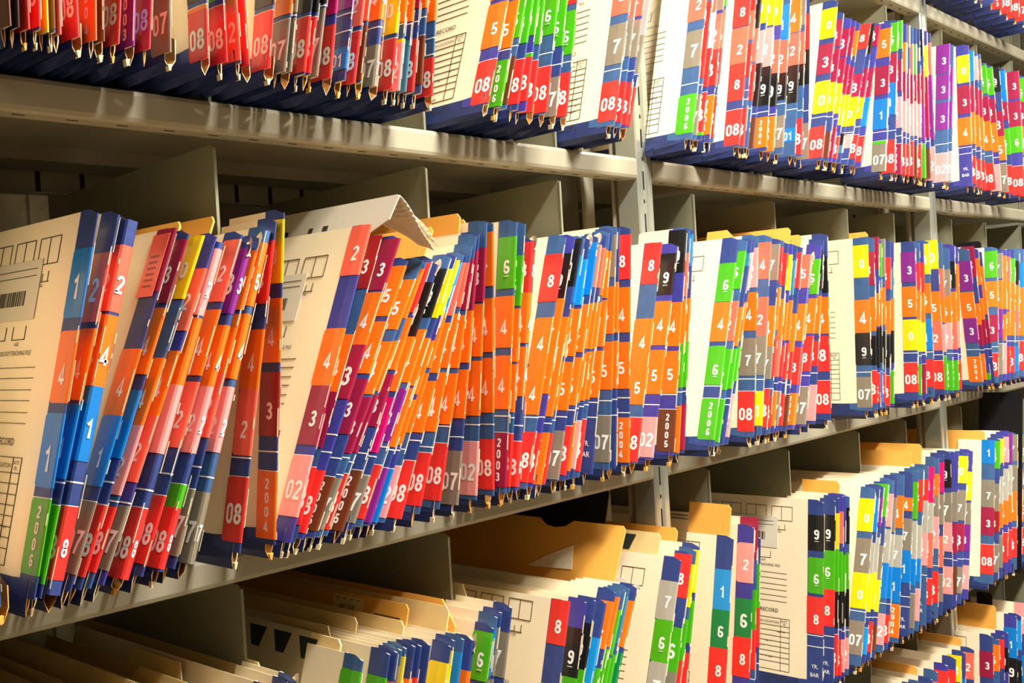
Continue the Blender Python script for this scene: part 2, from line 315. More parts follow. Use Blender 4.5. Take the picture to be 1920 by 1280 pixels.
# shelf, foot X, lean, height, tab thickness, spread, colour blocks (colour, text, from, to), extras, label
FOLDERS = [
('B',.3484,.0156,.335,.0034,.017,[('r','8',.253,.31),('o','4',.183,.2443),('a','1',.1151,.179),('/','',.1063,.1063),('r','08',.045,.1063),('g','',.0393,.045)],[],'folder tabbed red 8, orange 4, blue 1, red 08 on the middle shelf'),
('B',.3729,.2307,.3589,.0032,.0032,[('a','1',.2591,.3227),('o','4',.1833,.2477),('a','1',.1099,.1745),('/','',.1009,.1009),('g','2006',.0361,.1009)],['form', 'bar'],'folder tabbed blue 1, orange 4, blue 1, green 2006 on the middle shelf'),
('B',.3775,.2716,.3614,.0034,.006,[('s','2',.257,.3216),('o','4',.1864,.2511),('a','1',.1174,.1831),('/','',.1142,.1142),('/','',.0946,.0946),('g','',.0282,.0946)],[],'folder tabbed coral 2, orange 4, blue 1, green on the middle shelf'),
('B',.385,.2801,.3573,.0125,.0146,[('s','2',.2661,.3284),('o','4',.1981,.2631),('a','1',.1314,.1981),('/','',.1128,.1128),('/','',.0921,.0921),('r','08',.0292,.0921)],[],'folder tabbed coral 2, orange 4, blue 1, red 08 on the middle shelf'),
('B',.4016,.3694,.3578,.003,.0069,[('m','3',.2934,.3573),('o','4',.1737,.2372),('a','1',.1088,.1737),('/','',.095,.095),('t','07',.0315,.095)],['sticker'],'folder tabbed maroon 3, orange 4, blue 1, grey 07 on the middle shelf'),
('B',.4104,.3842,.3582,.0034,.0065,[('m','3',.2832,.3482),('o','4',.2131,.2784),('a','1',.1337,.1978),('/','',.1118,.1118),('/','',.091,.091),('r','08',.0274,.091)],[],'folder tabbed maroon 3, orange 4, blue 1, red 08 on the middle shelf'),
('B',.4187,.4047,.3567,.0034,.0034,[('y','0',.2901,.3562),('o','4',.1651,.2307),('p','2',.0998,.1651),('/','',.094,.094),('r','08',.0304,.0891)],[],'folder tabbed yellow 0, orange 4, pink 2, red 08 on the middle shelf'),
('B',.4306,.4106,.3608,.0034,.0041,[('s','2',.2578,.3223),('o','4',.1728,.2374),('s','2',.11,.1728),('/','',.0907,.0907),('t','07',.0294,.0882)],[],'folder tabbed coral 2, orange 4, coral 2, grey 07 on the middle shelf'),
('B',.4504,.3746,.3478,.008,.0149,[('p','2',.2676,.3365),('o','',.1979,.2649),('p','',.1316,.1979),('/','',.0971,.0971),('/','',.0803,.0803),('r','08',.0156,.0803)],[],'folder tabbed pink 2, orange, pink, red 08 on the middle shelf'),  # pale pink carries the shine on the front of this thick spine
('B',.4678,.387,.3598,.0034,.0034,[('s','2',.2843,.3506),('o','4',.2084,.276),('s','2',.137,.202),('/','',.1119,.1119),('/','',.0911,.0911),('r','08',.0274,.0911)],[],'folder tabbed coral 2, orange 4, coral 2, red 08 on the middle shelf'),
('B',.4861,.3685,.3466,.007,.0084,[('v','3',.2686,.3374),('o','4',.1941,.2565),('p','2',.1283,.1941),('/','',.098,.098),('g','',.0758,.098),('r','08',.0187,.0758)],['torn', 'shortd'],'folder tabbed purple 3, orange 4, pink 2, green on the middle shelf'),
('B',.5005,.358,.3524,.0034,.0043,[('o','5',.2717,.3351),('o','4',.2063,.2672),('s','2',.1418,.2063),('/','',.1132,.1132),('/','',.0916,.0916),('t','07',.0281,.0916)],['torn', 'shortd'],'folder tabbed orange 5, orange 4, coral 2, grey 07 on the middle shelf'),
('B',.517,.3298,.3576,.008,.008,[('o','5',.2726,.3398),('o','4',.1975,.2643),('p','2',.1243,.1895),('/','',.0999,.0999),('t','07',.0172,.0855)],['shortd'],'folder tabbed orange 5, orange 4, pink 2, grey 07 on the middle shelf'),
('B',.5738,.1986,.3549,.0034,.009,[('r','8',.2648,.3304),('o','4',.1776,.2386),('s','2',.1113,.1776),('/','',.1091,.1091),('/','',.0902,.0902),('r','08',.0263,.0902)],['shortd'],'folder tabbed red 8, orange 4, coral 2, red 08 on the middle shelf'),
('B',.6161,.1048,.3591,.0034,.0137,[('y','0',.282,.348),('o','4',.2007,.2666),('b','3',.1255,.1909),('/','',.1099,.1099),('/','',.0901,.0901),('o','2004',.0218,.0901)],['shortd'],'folder tabbed yellow 0, orange 4, crimson 3, orange 2004 on the middle shelf'),
('B',.6311,.3803,.372,.0037,.0037,[('s','2',.3112,.3715),('o','4',.1844,.2493),('m','3',.1191,.1844),('/','',.1077,.1077),('p','02',.043,.1077)],['form', 'bar'],'folder tabbed coral 2, orange 4, maroon 3, pink 02 on the middle shelf'),
('B',.6365,.4182,.3657,.0016,.0016,[('b','3',.3001,.3652),('o','4',.1797,.2458),('m','3',.1174,.1797),('/','',.0959,.0959),('r','08',.0346,.0959)],['shortd'],'folder tabbed crimson 3, orange 4, maroon 3, red 08 on the middle shelf'),
('B',.6455,.4647,.372,.0034,.0108,[('m','3',.3025,.3678),('o','4',.2355,.2998),('m','3',.1715,.2355),('/','',.1307,.1307),('/','',.1109,.1109),('r','08',.0226,.0906)],[],'folder tabbed maroon 3, orange 4, maroon 3, red 08 on the middle shelf'),
('B',.659,.4858,.3493,.0034,.0045,[('o','5',.2739,.3383),('o','4',.2034,.2672),('m','3',.1319,.197),('/','',.1045,.1045),('/','',.0835,.0835),('w','2005',.0237,.0835)],[],'folder tabbed orange 5, orange 4, maroon 3, brown 2005 on the middle shelf'),
('B',.6656,.5267,.3576,.0034,.0044,[('o','5',.2624,.3276),('o','4',.1813,.2468),('m','3',.1109,.1774),('/','',.1059,.1059),('/','',.0863,.0863),('t','07',.0245,.0826)],[],'folder tabbed orange 5, orange 4, maroon 3, grey 07 on the middle shelf'),
('B',.6747,.521,.3543,.0034,.0042,[('o','5',.2755,.3407),('o','4',.1839,.2469),('m','3',.1106,.1793),('/','',.0995,.0995),('/','',.0859,.0859),('r','08',.0228,.0859)],[],'folder tabbed orange 5, orange 4, maroon 3, red 08 on the middle shelf'),
('B',.6963,.4855,.3504,.0034,.0097,[('r','8',.276,.3412),('o','4',.2038,.2692),('m','3',.135,.1985),('/','',.1037,.1037),('/','',.084,.084),('w','2005',.0155,.084)],[],'folder tabbed red 8, orange 4, maroon 3, brown 2005 on the middle shelf'),
('B',.7094,.4841,.3446,.0034,.0034,[('k','9',.2461,.3163),('o','4',.1778,.2461),('i','3',.1044,.1706),('/','',.1,.1),('/','',.0778,.0778),('t','07',.0238,.0778)],['torn'],'folder tabbed black 9, orange 4, magenta 3, grey 07 on the middle shelf'),
('B',.7219,.4943,.3553,.0034,.0075,[('k','9',.2708,.3351),('o','4',.1873,.2549),('v','3',.1146,.18),('/','',.1088,.1088),('/','',.0874,.0874),('r','08',.0252,.0874)],[],'folder tabbed black 9, orange 4, purple 3, red 08 on the middle shelf'),
('B',.7335,.4905,.3562,.0034,.0043,[('y','0',.2698,.3351),('o','4',.1827,.2435),('o','4',.1078,.18),('/','',.1046,.1046),('/','',.0831,.0831),('v','',.0195,.0831)],[],'folder tabbed yellow 0, orange 4, orange 4, purple on the middle shelf'),
('B',.7433,.4821,.3518,.0026,.0026,[('y','0',.2719,.3459),('o','4',.1712,.2392),('o','4',.1094,.1646),('/','',.103,.103),('/','',.0808,.0808),('a','01',.0183,.0808)],[],'folder tabbed yellow 0, orange 4, orange 4, blue 01 on the middle shelf'),
('B',.755,.4647,.355,.0026,.0026,[('c','1',.2728,.3398),('o','4',.2018,.2728),('o','4',.1217,.1951),('/','',.1019,.1019),('/','',.0817,.0817),('p','02',.0215,.0817)],[],'folder tabbed sky blue 1, orange 4, orange 4, pink 02 on the middle shelf'),
('B',.781,.411,.3468,.0027,.0027,[('s','2',.262,.3313),('o','4',.1895,.2531),('o','4',.1167,.1796),('/','',.1071,.1071),('/','',.0831,.0831),('r','08',.0155,.0831)],[],'folder tabbed coral 2, orange 4, orange 4, red 08, 28th along the middle shelf'),
('B',.8089,.3498,.349,.0028,.0028,[('s','2',.2664,.3228),('o','4',.1901,.2576),('o','4',.1127,.1848),('/','',.0944,.0944),('/','',.0874,.0874),('r','08',.0252,.0874)],[],'folder tabbed coral 2, orange 4, orange 4, red 08, 29th along the middle shelf'),
('B',.8415,.2722,.3526,.0029,.0029,[('m','3',.2561,.3201),('o','4',.1842,.2495),('o','4',.1162,.1777),('/','',.1137,.1137),('/','',.0934,.0934),('r','08',.0259,.0934)],[],'folder tabbed maroon 3, orange 4, orange 4, red 08 on the middle shelf'),
('B',.8731,.1942,.3493,.0034,.0034,[('m','3',.2501,.324),('o','4',.1863,.2501),('o','4',.1188,.1779),('/','',.0965,.0965),('t','07',.0158,.08)],['shortd'],'folder tabbed maroon 3, orange 4, orange 4, grey 07 on the middle shelf'),
('B',.9059,.1355,.3603,.0034,.0034,[('m','3',.2581,.3256),('o','4',.1906,.2555),('o','4',.1184,.1853),('/','',.1074,.1074),('/','',.0868,.0868),('p','02',.022,.0868)],['shortd'],'folder tabbed maroon 3, orange 4, orange 4, pink 02 on the middle shelf'),
('B',.9374,.08,.3579,.0034,.017,[('o','4',.2754,.3432),('o','4',.1935,.2602),('o','4',.1185,.1862),('/','',.1041,.1041),('r','08',.0238,.0858)],['shortd'],'folder tabbed orange 4, orange 4, orange 4, red 08 on the middle shelf'),
('B',.9577,.146,.3636,.0034,.0051,[('g','6',.2744,.3415),('o','4',.1991,.2649),('o','4',.1213,.189),('/','',.1127,.1127),('/','',.092,.092),('m','2003',.0239,.092)],[],'folder tabbed green 6, orange 4, orange 4, maroon 2003 on the middle shelf'),
('B',.9642,.1731,.363,.0034,.0124,[('g','6',.252,.3177),('o','4',.1803,.2486),('o','4',.1162,.177),('/','',.1095,.1095),('/','',.0894,.0894),('r','08',.023,.0894)],[],'folder tabbed green 6, orange 4, orange 4, red 08 on the middle shelf'),
('B',.9781,.1863,.3426,.007,.0143,[('r','8',.2696,.3369),('o','4',.2038,.2696),('o','4',.1354,.199),('/','',.0981,.0981),('/','',.0779,.0779),('r','08',.0209,.0779)],['torn'],'folder tabbed red 8, orange 4, orange 4, red 08, 36th along the middle shelf'),
('B',.9939,.3221,.3603,.0034,.0096,[('r','8',.2659,.3331),('o','4',.1785,.2438),('o','4',.1124,.1785),('/','',.1089,.1089),('r','08',.0243,.09)],[],'folder tabbed red 8, orange 4, orange 4, red 08, 37th along the middle shelf'),
('B',1.0054,.3421,.3633,.0034,.0127,[('k','9',.2711,.3356),('o','4',.2058,.2711),('o','4',.1396,.2058),('/','',.1082,.1082),('r','08',.0214,.087)],[],'folder tabbed black 9, orange 4, orange 4, red 08 on the middle shelf'),
('B',1.0210,.3401,.3588,.0034,.0046,[('k','9',.2896,.3583),('o','4',.1753,.2458),('o','4',.1087,.1753),('/','',.0994,.0994),('o','2004',.0183,.0872)],[],'folder tabbed black 9, orange 4, orange 4, orange 2004 on the middle shelf'),
('B',1.0287,.3361,.3616,.0034,.0105,[('a','1',.2641,.3321),('o','4',.1893,.2565),('o','5',.115,.182),('/','',.102,.102),('r','08',.0172,.0842)],[],'folder tabbed blue 1, orange 4, orange 5, red 08, 40th along the middle shelf'),
('B',1.0566,.2939,.3554,.0034,.0118,[('c','1',.2571,.3223),('o','4',.1856,.2518),('o','5',.1112,.1775),('/','',.1025,.1025),('t','07',.0185,.0838)],['torn'],'folder tabbed sky blue 1, orange 4, orange 5, grey 07 on the middle shelf'),
('B',1.0703,.3059,.3611,.0034,.0051,[('a','1',.2729,.3494),('o','4',.192,.2599),('o','5',.1181,.1845),('/','',.1116,.1116),('/','',.0897,.0897),('r','08',.0237,.0897)],['torn'],'folder tabbed blue 1, orange 4, orange 5, red 08, 42nd along the middle shelf'),
('B',1.0780,.3033,.3633,.0034,.0085,[('s','2',.2833,.3453),('o','4',.1959,.2603),('o','5',.1203,.1892),('/','',.1129,.1129),('/','',.0939,.0939),('o','',.0276,.0939)],[],'folder tabbed coral 2, orange 4, orange 5, orange on the middle shelf'),
('B',1.0883,.3076,.365,.0034,.0043,[('s','2',.2835,.3421),('o','5',.1956,.2619),('o','5',.1231,.1918),('/','',.115,.115),('/','',.0951,.0951),('p','',.0298,.0951)],[],'folder tabbed coral 2, orange 5, orange 5, pink on the middle shelf'),
('B',1.1005,.2901,.3663,.0034,.0056,[('o','5',.2703,.3364),('o','4',.1941,.2603),('o','5',.123,.1903),('/','',.1156,.1156),('/','',.0957,.0957),('r','08',.0244,.0957)],[],'folder tabbed orange 5, orange 4, orange 5, red 08 on the middle shelf'),
('B',1.1304,.2257,.3634,.0034,.009,[('o','5',.2618,.3293),('o','4',.1929,.2587),('o','5',.1212,.1869),('/','',.1146,.1146),('/','',.0939,.0939),('n','YB',.015,.0939)],['shortd'],'folder tabbed orange 5, orange 4, orange 5, YR BAR on the middle shelf'),
('B',1.1700,.141,.3626,.0034,.004,[('t','7',.2877,.3488),('o','4',.2075,.2748),('o','5',.1287,.1962),('/','',.1131,.1131),('/','',.0922,.0922),('t','07',.0271,.0922)],['shortd'],'folder tabbed grey 7, orange 4, orange 5, grey 07 on the middle shelf'),
('B',1.1849,.1173,.3602,.0034,.017,[('o','4',.2072,.2792),('o','5',.1281,.1958),('/','',.1131,.1131),('/','',.0907,.0907)],['shortd'],'folder tabbed orange 4, orange 5 on the middle shelf'),
('B',1.2165,.1042,.3605,.0034,.0149,[('r','8',.2832,.3481),('o','4',.2064,.2717),('o','5',.1255,.1926),('/','',.1126,.1126),('/','',.0913,.0913),('o','2004',.0203,.0845)],['shortd'],'folder tabbed red 8, orange 4, orange 5, orange 2004 on the middle shelf'),
('B',1.2327,.2849,.3496,.0034,.017,[('r','8',.2841,.3488),('o','4',.1657,.231),('o','5',.1016,.1657),('/','',.0827,.0827),('r','08',.0183,.0827)],[],'folder tabbed red 8, orange 4, orange 5, red 08 on the middle shelf'),
('B',1.2716,.2955,.3499,.0034,.017,[('k','9',.2678,.3337),('o','4',.189,.2578),('o','5',.1142,.1816),('/','',.0981,.0981),('p','02',.0195,.0797)],[],'folder tabbed black 9, orange 4, orange 5, pink 02 on the middle shelf'),
('B',1.3268,.1994,.3663,.0034,.009,[('k','9',.2975,.3646),('o','4',.1826,.2509),('o','5',.1101,.1752),('/','',.1085,.1085),('/','',.0859,.0859),('w','2005',.0217,.0859)],['short'],'folder tabbed black 9, orange 4, orange 5, brown 2005 on the middle shelf'),
('B',1.3412,.188,.3684,.0034,.008,[('s','2',.2584,.327),('o','4',.1856,.2551),('g','6',.1177,.1856),('/','',.1112,.1112),('o','2004',.0191,.0901)],['short'],'folder tabbed coral 2, orange 4, green 6, orange 2004 on the middle shelf'),
('B',1.3556,.1736,.3668,.0034,.011,[('a','1',.3053,.3558),('o','4',.1887,.2551),('g','6',.1172,.1887),('/','',.1106,.1106),('m','2003',.0213,.0919)],['short'],'folder tabbed blue 1, orange 4, green 6, maroon 2003 on the middle shelf'),
('B',1.4375,.3253,.3681,.0034,.0115,[('g','6',.2564,.3234),('o','4',.1888,.2555),('g','6',.1162,.1816),('/','',.1144,.1144),('/','',.0943,.0943),('g','2006',.0269,.0943)],['form', 'short'],'folder tabbed green 6, orange 4, green 6, green 2006 on the middle shelf'),
('B',1.4510,.3639,.372,.0034,.0045,[('g','6',.2828,.35),('s','2',.1921,.2613),('g','6',.1091,.1785),('/','',.094,.094),('g','2006',.0229,.094)],['shortd'],'folder tabbed green 6, coral 2, green 6, green 2006 on the middle shelf'),
('B',1.4671,.3641,.372,.0034,.0061,[('e','',.3225,.3464),('o','4',.1822,.2502),('g','6',.1096,.1776),('/','',.0935,.0935),('/','',.0828,.0828),('n','YB',.015,.0828)],['shortd'],'folder tabbed teal, orange 4, green 6, YR BAR on the middle shelf'),
('B',1.4797,.3514,.372,.0034,.0034,[('p','2',.2783,.3463),('o','4',.1899,.2579),('g','6',.1216,.1808),('/','',.0991,.0991),('p','02',.0281,.0991)],['shortd'],'folder tabbed pink 2, orange 4, green 6, pink 02 on the middle shelf'),
('B',1.5638,.1526,.3598,.0034,.017,[('p','2',.2686,.3366),('o','4',.1953,.2604),('t','7',.1191,.1827),('/','',.1137,.1137),('/','',.0932,.0932),('r','08',.0258,.0932)],['shortd'],'folder tabbed pink 2, orange 4, grey 7, red 08 on the middle shelf'),
('B',1.5892,.2071,.3637,.0034,.0155,[('s','4',.2857,.3505),('s','2',.1875,.254),('t','7',.1188,.1875),('/','',.1115,.1115),('y','01',.0329,.0916)],[],'folder tabbed coral 4, coral 2, grey 7, yellow 01 on the middle shelf'),
('B',1.6063,.2483,.3622,.0034,.0091,[('t','7',.2864,.3516),('o','4',.1694,.2408),('t','7',.1119,.1694),('/','',.0953,.0953),('r','08',.0285,.0953)],[],'folder tabbed grey 7, orange 4, grey 7, red 08 on the middle shelf'),
('B',1.6171,.2505,.3617,.0034,.0109,[('r','8',.2807,.3462),('o','4',.1971,.2731),('r','8',.1148,.1877),('/','',.0944,.0944),('r','08',.0274,.0806)],[],'folder tabbed red 8, orange 4, red 8, red 08 on the middle shelf'),
('B',1.6297,.2706,.3583,.0034,.0113,[('r','3',.2772,.3367),('o','4',.1832,.2531),('s','2',.1143,.1832),('/','',.1031,.1031),('/','',.0891,.0891),('o','2004',.0288,.0891)],[],'folder tabbed red 3, orange 4, coral 2, orange 2004 on the middle shelf'),
('B',1.6427,.2788,.3565,.0034,.0132,[('y','0',.269,.3347),('o','4',.1782,.2462),('r','8',.1135,.1686),('/','',.1041,.1041),('/','',.0872,.0872),('t','07',.0275,.0872)],[],'folder tabbed yellow 0, orange 4, red 8, grey 07 on the middle shelf'),
('B',1.6578,.2813,.356,.0034,.0149,[('e','',.2601,.3242),('o','4',.1775,.2503),('r','8',.1058,.1727),('/','',.1011,.1011),('r','08',.0258,.0822)],[],'folder tabbed teal, orange 4, red 8, red 08 on the middle shelf'),
('B',1.6747,.2906,.3554,.0034,.0034,[('r','5',.2753,.3423),('o','4',.1577,.2279),('r','8',.1076,.1577),('/','',.0981,.0981),('/','',.0809,.0809),('w','2005',.0241,.0809)],[],'folder tabbed red 5, orange 4, red 8, brown 2005 on the middle shelf'),
('B',1.7013,.3278,.3428,.006,.006,[('s','5',.2782,.3423),('o','4',.1776,.2478),('r','3',.0968,.1656),('o','2004',.0233,.0812)],['torn'],'folder tabbed coral 5, orange 4, red 3, orange 2004 on the middle shelf'),
('B',1.7438,.3041,.3615,.0034,.0071,[('g','6',.2634,.3313),('o','4',.1884,.2552),('r','8',.1175,.1833),('/','',.1096,.1096),('/','',.0889,.0889),('t','07',.0195,.0889)],['shortd'],'folder tabbed green 6, orange 4, red 8, grey 07 on the middle shelf'),
('B',1.7816,.2221,.3639,.0034,.0074,[('k','9',.2644,.3404),('o','4',.1833,.2543),('r','8',.1229,.1694),('/','',.11,.11),('p','',.0221,.0884)],['shortd'],'folder tabbed black 9, orange 4, red 8, pink on the middle shelf'),
('B',1.8472,.0727,.3662,.0034,.017,[('k','9',.2543,.3212),('o','4',.1776,.2463),('r','8',.1072,.1737),('/','',.0903,.0903),('r','08',.029,.0903)],['shortd'],'folder tabbed black 9, orange 4, red 8, red 08 on the middle shelf'),
('B',2.0283,.0583,.3621,.0034,.017,[('y','0',.2823,.3472),('o','4',.1719,.2377),('k','9',.1074,.1719),('/','',.0936,.0936),('t','07',.0229,.0841)],['form'],'folder tabbed yellow 0, orange 4, black 9, grey 07 on the middle shelf'),
('B',2.0529,.0733,.3653,.0034,.0109,[('m','3',.2664,.3341),('o','4',.1742,.2427),('k','9',.1058,.1646),('/','',.0951,.0951),('r','08',.0291,.0951)],[],'folder tabbed maroon 3, orange 4, black 9, red 08 on the middle shelf'),
('B',2.0651,.1022,.3657,.0034,.0114,[('m','3',.2994,.3652),('o','4',.1836,.2506),('k','9',.0997,.1796),('/','',.089,.089),('r','03',.0291,.089)],[],'folder tabbed maroon 3, orange 4, black 9, red 03 on the middle shelf'),
('B',2.0778,.1024,.3639,.0034,.0113,[('g','6',.2831,.3518),('o','4',.1853,.2613),('k','9',.1097,.1813),('/','',.0913,.0913),('a','',.029,.0913)],[],'folder tabbed green 6, orange 4, black 9, blue on the middle shelf'),
('B',2.0905,.1175,.3627,.0034,.017,[('t','7',.2835,.3622),('o','4',.185,.2615),('k','9',.1035,.1715),('/','',.0873,.0873),('r','08',.0279,.0873)],[],'folder tabbed grey 7, orange 4, black 9, red 08 on the middle shelf'),
('B',2.1110,.1408,.3622,.0034,.0126,[('r','8',.2598,.3254),('o','4',.166,.2344),('k','9',.0969,.162),('/','',.0805,.0805),('r','03',.0184,.0805)],[],'folder tabbed red 8, orange 4, black 9, red 03 on the middle shelf'),
('B',2.1324,.1188,.3615,.0034,.0034,[('e','',.2389,.3056),('o','4',.1725,.2389),('k','9',.1063,.1725),('/','',.0898,.0898),('g','2006',.0219,.0898)],['shortd'],'folder tabbed teal, orange 4, black 9, green 2006 on the middle shelf'),
('B',2.2608,.072,.36,.0034,.0156,[('v','3',.2713,.337),('o','5',.1966,.2621),('y','0',.1244,.1909),('/','',.1187,.1187),('/','',.0981,.0981),('r','08',.0342,.0981)],[],'folder tabbed purple 3, orange 5, yellow 0, red 08 on the middle shelf'),
('B',2.2777,.0978,.3614,.0034,.017,[('r','8',.2532,.3148),('o','5',.1894,.2532),('y','0',.1202,.1894),('/','',.111,.111),('g','2006',.0259,.0925)],[],'folder tabbed red 8, orange 5, yellow 0, green 2006 on the middle shelf'),
('B',2.3047,.0805,.3613,.0034,.017,[('r','8',.2478,.3133),('o','5',.1825,.2478),('y','1',.1186,.1825),('/','',.1128,.1128),('/','',.0919,.0919),('m','2003',.0282,.0919)],[],'folder tabbed red 8, orange 5, yellow 1, maroon 2003 on the middle shelf'),
('B',2.3508,.0369,.3634,.0034,.017,[('y','0',.2879,.3551),('o','5',.2019,.2679),('a','1',.1207,.1902),('/','',.116,.116),('r','8',.0385,.0996)],[],'folder tabbed yellow 0, orange 5, blue 1, red 8 on the middle shelf'),
('B',2.4104,.0009,.3653,.0034,.0113,[('y','0',.2996,.3648),('o','5',.1824,.2494),('s','2',.1165,.1824),('/','',.1069,.1069),('/','',.0937,.0937),('r','08',.029,.0937)],['shortd'],'folder tabbed yellow 0, orange 5, coral 2, red 08 on the middle shelf'),
('B',2.4291,.0357,.3639,.0034,.017,[('s','',.2323,.3003),('o','5',.178,.2323),('p','2',.1117,.174),('/','',.1021,.1021),('g','',.025,.1021)],[],'folder tabbed coral, orange 5, pink 2, green on the middle shelf'),
('B',2.4642,.0509,.3503,.0034,.017,[('t','7',.2378,.2989),('o','5',.1768,.2378),('p','2',.1159,.1768),('/','',.1061,.1061),('g','2006',.0221,.0901)],[],'folder tabbed grey 7, orange 5, pink 2, green 2006 on the middle shelf'),
('B',2.4971,.0531,.3583,.0034,.0154,[('k','9',.2558,.3175),('o','5',.1757,.2472),('s','2',.1141,.1757),('/','',.1043,.1043),('g','2006',.0195,.0883)],[],'folder tabbed black 9, orange 5, coral 2, green 2006 on the middle shelf'),
('B',2.5138,.0714,.3555,.0034,.017,[('o','',.2434,.3114),('o','5',.1789,.2434),('p','',.1169,.1789),('/','',.1009,.1009),('r','08',.0206,.0886)],[],'folder tabbed orange, orange 5, pink, red 08 on the middle shelf'),
('B',2.6583,-.1459,.3519,.0034,.017,[('v','3',.2505,.3212),('o','5',.1832,.2466),('v','3',.1233,.1832),('/','',.1063,.1063),('o','2004',.0262,.0893)],['short'],'folder tabbed purple 3, orange 5, purple 3, orange 2004 on the middle shelf'),
('B',2.6890,-.1379,.3572,.0034,.017,[('m','3',.2823,.3567),('o','5',.1649,.2172),('m','3',.1124,.1649),('/','',.1031,.1031),('o','2004',.0291,.0939)],['short'],'folder tabbed maroon 3, orange 5, maroon 3, orange 2004 on the middle shelf'),
('B',2.7155,-.1337,.3536,.0034,.017,[('o','5',.2624,.3276),('o','5',.177,.2296),('m','3',.1175,.177),('/','',.1043,.1043),('g','',.0271,.0444)],[],'folder tabbed orange 5, orange 5, maroon 3, green on the middle shelf'),
('B',2.7426,-.1426,.3479,.0034,.017,[('o','',.2625,.3086),('o','5',.1896,.2625),('m','3',.1163,.1764),('/','',.103,.103),('/','',.0829,.0829)],[],'folder tabbed orange, orange 5, maroon 3 on the middle shelf'),
('B',2.7644,.1145,.3591,.0034,.0034,[('g','6',.2809,.3483),('o','5',.207,.2715),('m','3',.12,.1869),('/','',.1067,.1067),('/','',.0907,.0907),('r','03',.0321,.0907)],['shortd'],'folder tabbed green 6, orange 5, maroon 3, red 03 on the middle shelf'),
('B',2.7951,.1505,.3534,.0034,.017,[('t','7',.278,.3438),('o','5',.2003,.274),('v','3',.1257,.2003),('/','',.1122,.1122),('t','',.034,.1122)],[],'folder tabbed grey 7, orange 5, purple 3, grey on the middle shelf'),
('B',2.8231,.1515,.3539,.0034,.017,[('o','4',.2751,.3373),('o','5',.1996,.2751),('o','4',.1176,.1856),('/','',.1108,.1108),('p','',.0334,.1108)],[],'folder tabbed orange 4, orange 5, orange 4, pink on the middle shelf'),
('B',2.8516,.1526,.3544,.0034,.017,[('s','2',.2681,.3349),('o','5',.1961,.2681),('o','',.13,.1921),('/','',.1162,.1162),('r','3',.0341,.1021)],[],'folder tabbed coral 2, orange 5, orange, red 3 on the middle shelf'),
('B',2.8844,.1663,.3558,.0034,.017,[('g','6',.2684,.3318),('o','5',.1984,.2684),('o','4',.1287,.1984),('/','',.1148,.1148),('r','08',.0318,.0998)],[],'folder tabbed green 6, orange 5, orange 4, red 08, 95th along the middle shelf'),
('B',2.9180,.1677,.3592,.0034,.017,[('k','9',.2611,.325),('o','5',.1975,.2611),('s','2',.1272,.1975),('/','',.1132,.1132),('a','',.0323,.1003)],[],'folder tabbed black 9, orange 5, coral 2, blue on the middle shelf'),
('B',2.9613,.1565,.3592,.0034,.017,[('a','1',.2531,.3211),('o','5',.1961,.2531),('o','4',.1251,.1961),('/','',.111,.111),('r','08',.0334,.111)],['shortd'],'folder tabbed blue 1, orange 5, orange 4, red 08 on the middle shelf'),
('B',3.0049,.1713,.3609,.0034,.0105,[('g','6',.2532,.3212),('o','5',.1954,.2532),('o','4',.1234,.1954),('/','',.1091,.1091),('r','08',.0334,.1091)],['shortd'],'folder tabbed green 6, orange 5, orange 4, red 08, 98th along the middle shelf'),
('A',.3866,.0032,.352,.0034,.0054,[('w','',.0155,.0835),('k','9',.0895,.1555),('y','0',.1595,.2255),('o','4',.2295,.2955)],[],'folder tabbed brown, first along the upper shelf'),
('A',.3933,.0258,.352,.0031,.0031,[('k','',.0155,.0835),('t','7',.0895,.1555),('m','3',.1595,.2255),('s','2',.2295,.2955)],[],'folder tabbed black, second along the upper shelf'),
('A',.4019,.013,.352,.0034,.0076,[('r','',.0155,.0835),('o','4',.0895,.1555),('y','0',.1595,.2255),('g','6',.2295,.2955)],[],'folder tabbed red, third along the upper shelf'),
('A',.4108,.0393,.352,.0031,.0031,[('r','08',.0191,.0871),('r','8',.0931,.1591),('k','9',.1631,.2291),('r','8',.2331,.2991)],[],'folder tabbed red 08, fourth along the upper shelf'),
('A',.4178,.0314,.352,.0034,.0035,[('y','',.0155,.0835),('k','9',.0895,.1555),('k','9',.1595,.2255),('t','7',.2295,.2955)],[],'folder tabbed yellow, fifth along the upper shelf'),
('A',.4238,.0278,.352,.0034,.0038,[('w','',.0194,.0874),('k','9',.0934,.1594),('g','6',.1634,.2294),('t','7',.2334,.2994)],[],'folder tabbed brown, sixth along the upper shelf'),
('A',.4289,.0301,.352,.0034,.0068,[('s','',.0155,.0835),('s','2',.0895,.1555),('r','8',.1595,.2255),('o','4',.2295,.2955)],[],'folder tabbed coral, seventh along the upper shelf'),
('A',.4454,.0048,.352,.004,.0139,[('r','08',.0155,.0835),('t','7',.0895,.1555),('m','3',.1595,.2255),('g','6',.2295,.2955)],[],'folder tabbed red 08, eighth along the upper shelf'),
('A',.4607,.0537,.352,.0034,.0061,[('o','2004',.0155,.0835),('r','8',.0895,.1555),('r','8',.1595,.2255),('m','3',.2295,.2955)],[],'folder tabbed orange 2004, ninth along the upper shelf'),
('A',.4681,.0547,.352,.0034,.0117,[('w','',.0155,.0835),('m','3',.0895,.1555),('y','0',.1595,.2255),('y','0',.2295,.2955)],[],'folder tabbed brown, tenth along the upper shelf'),
('A',.4811,.1109,.352,.0034,.0069,[('r','08',.0155,.0835),('m','3',.0895,.1555),('t','7',.1595,.2255),('m','3',.2295,.2955)],[],'folder tabbed red 08, eleventh along the upper shelf'),
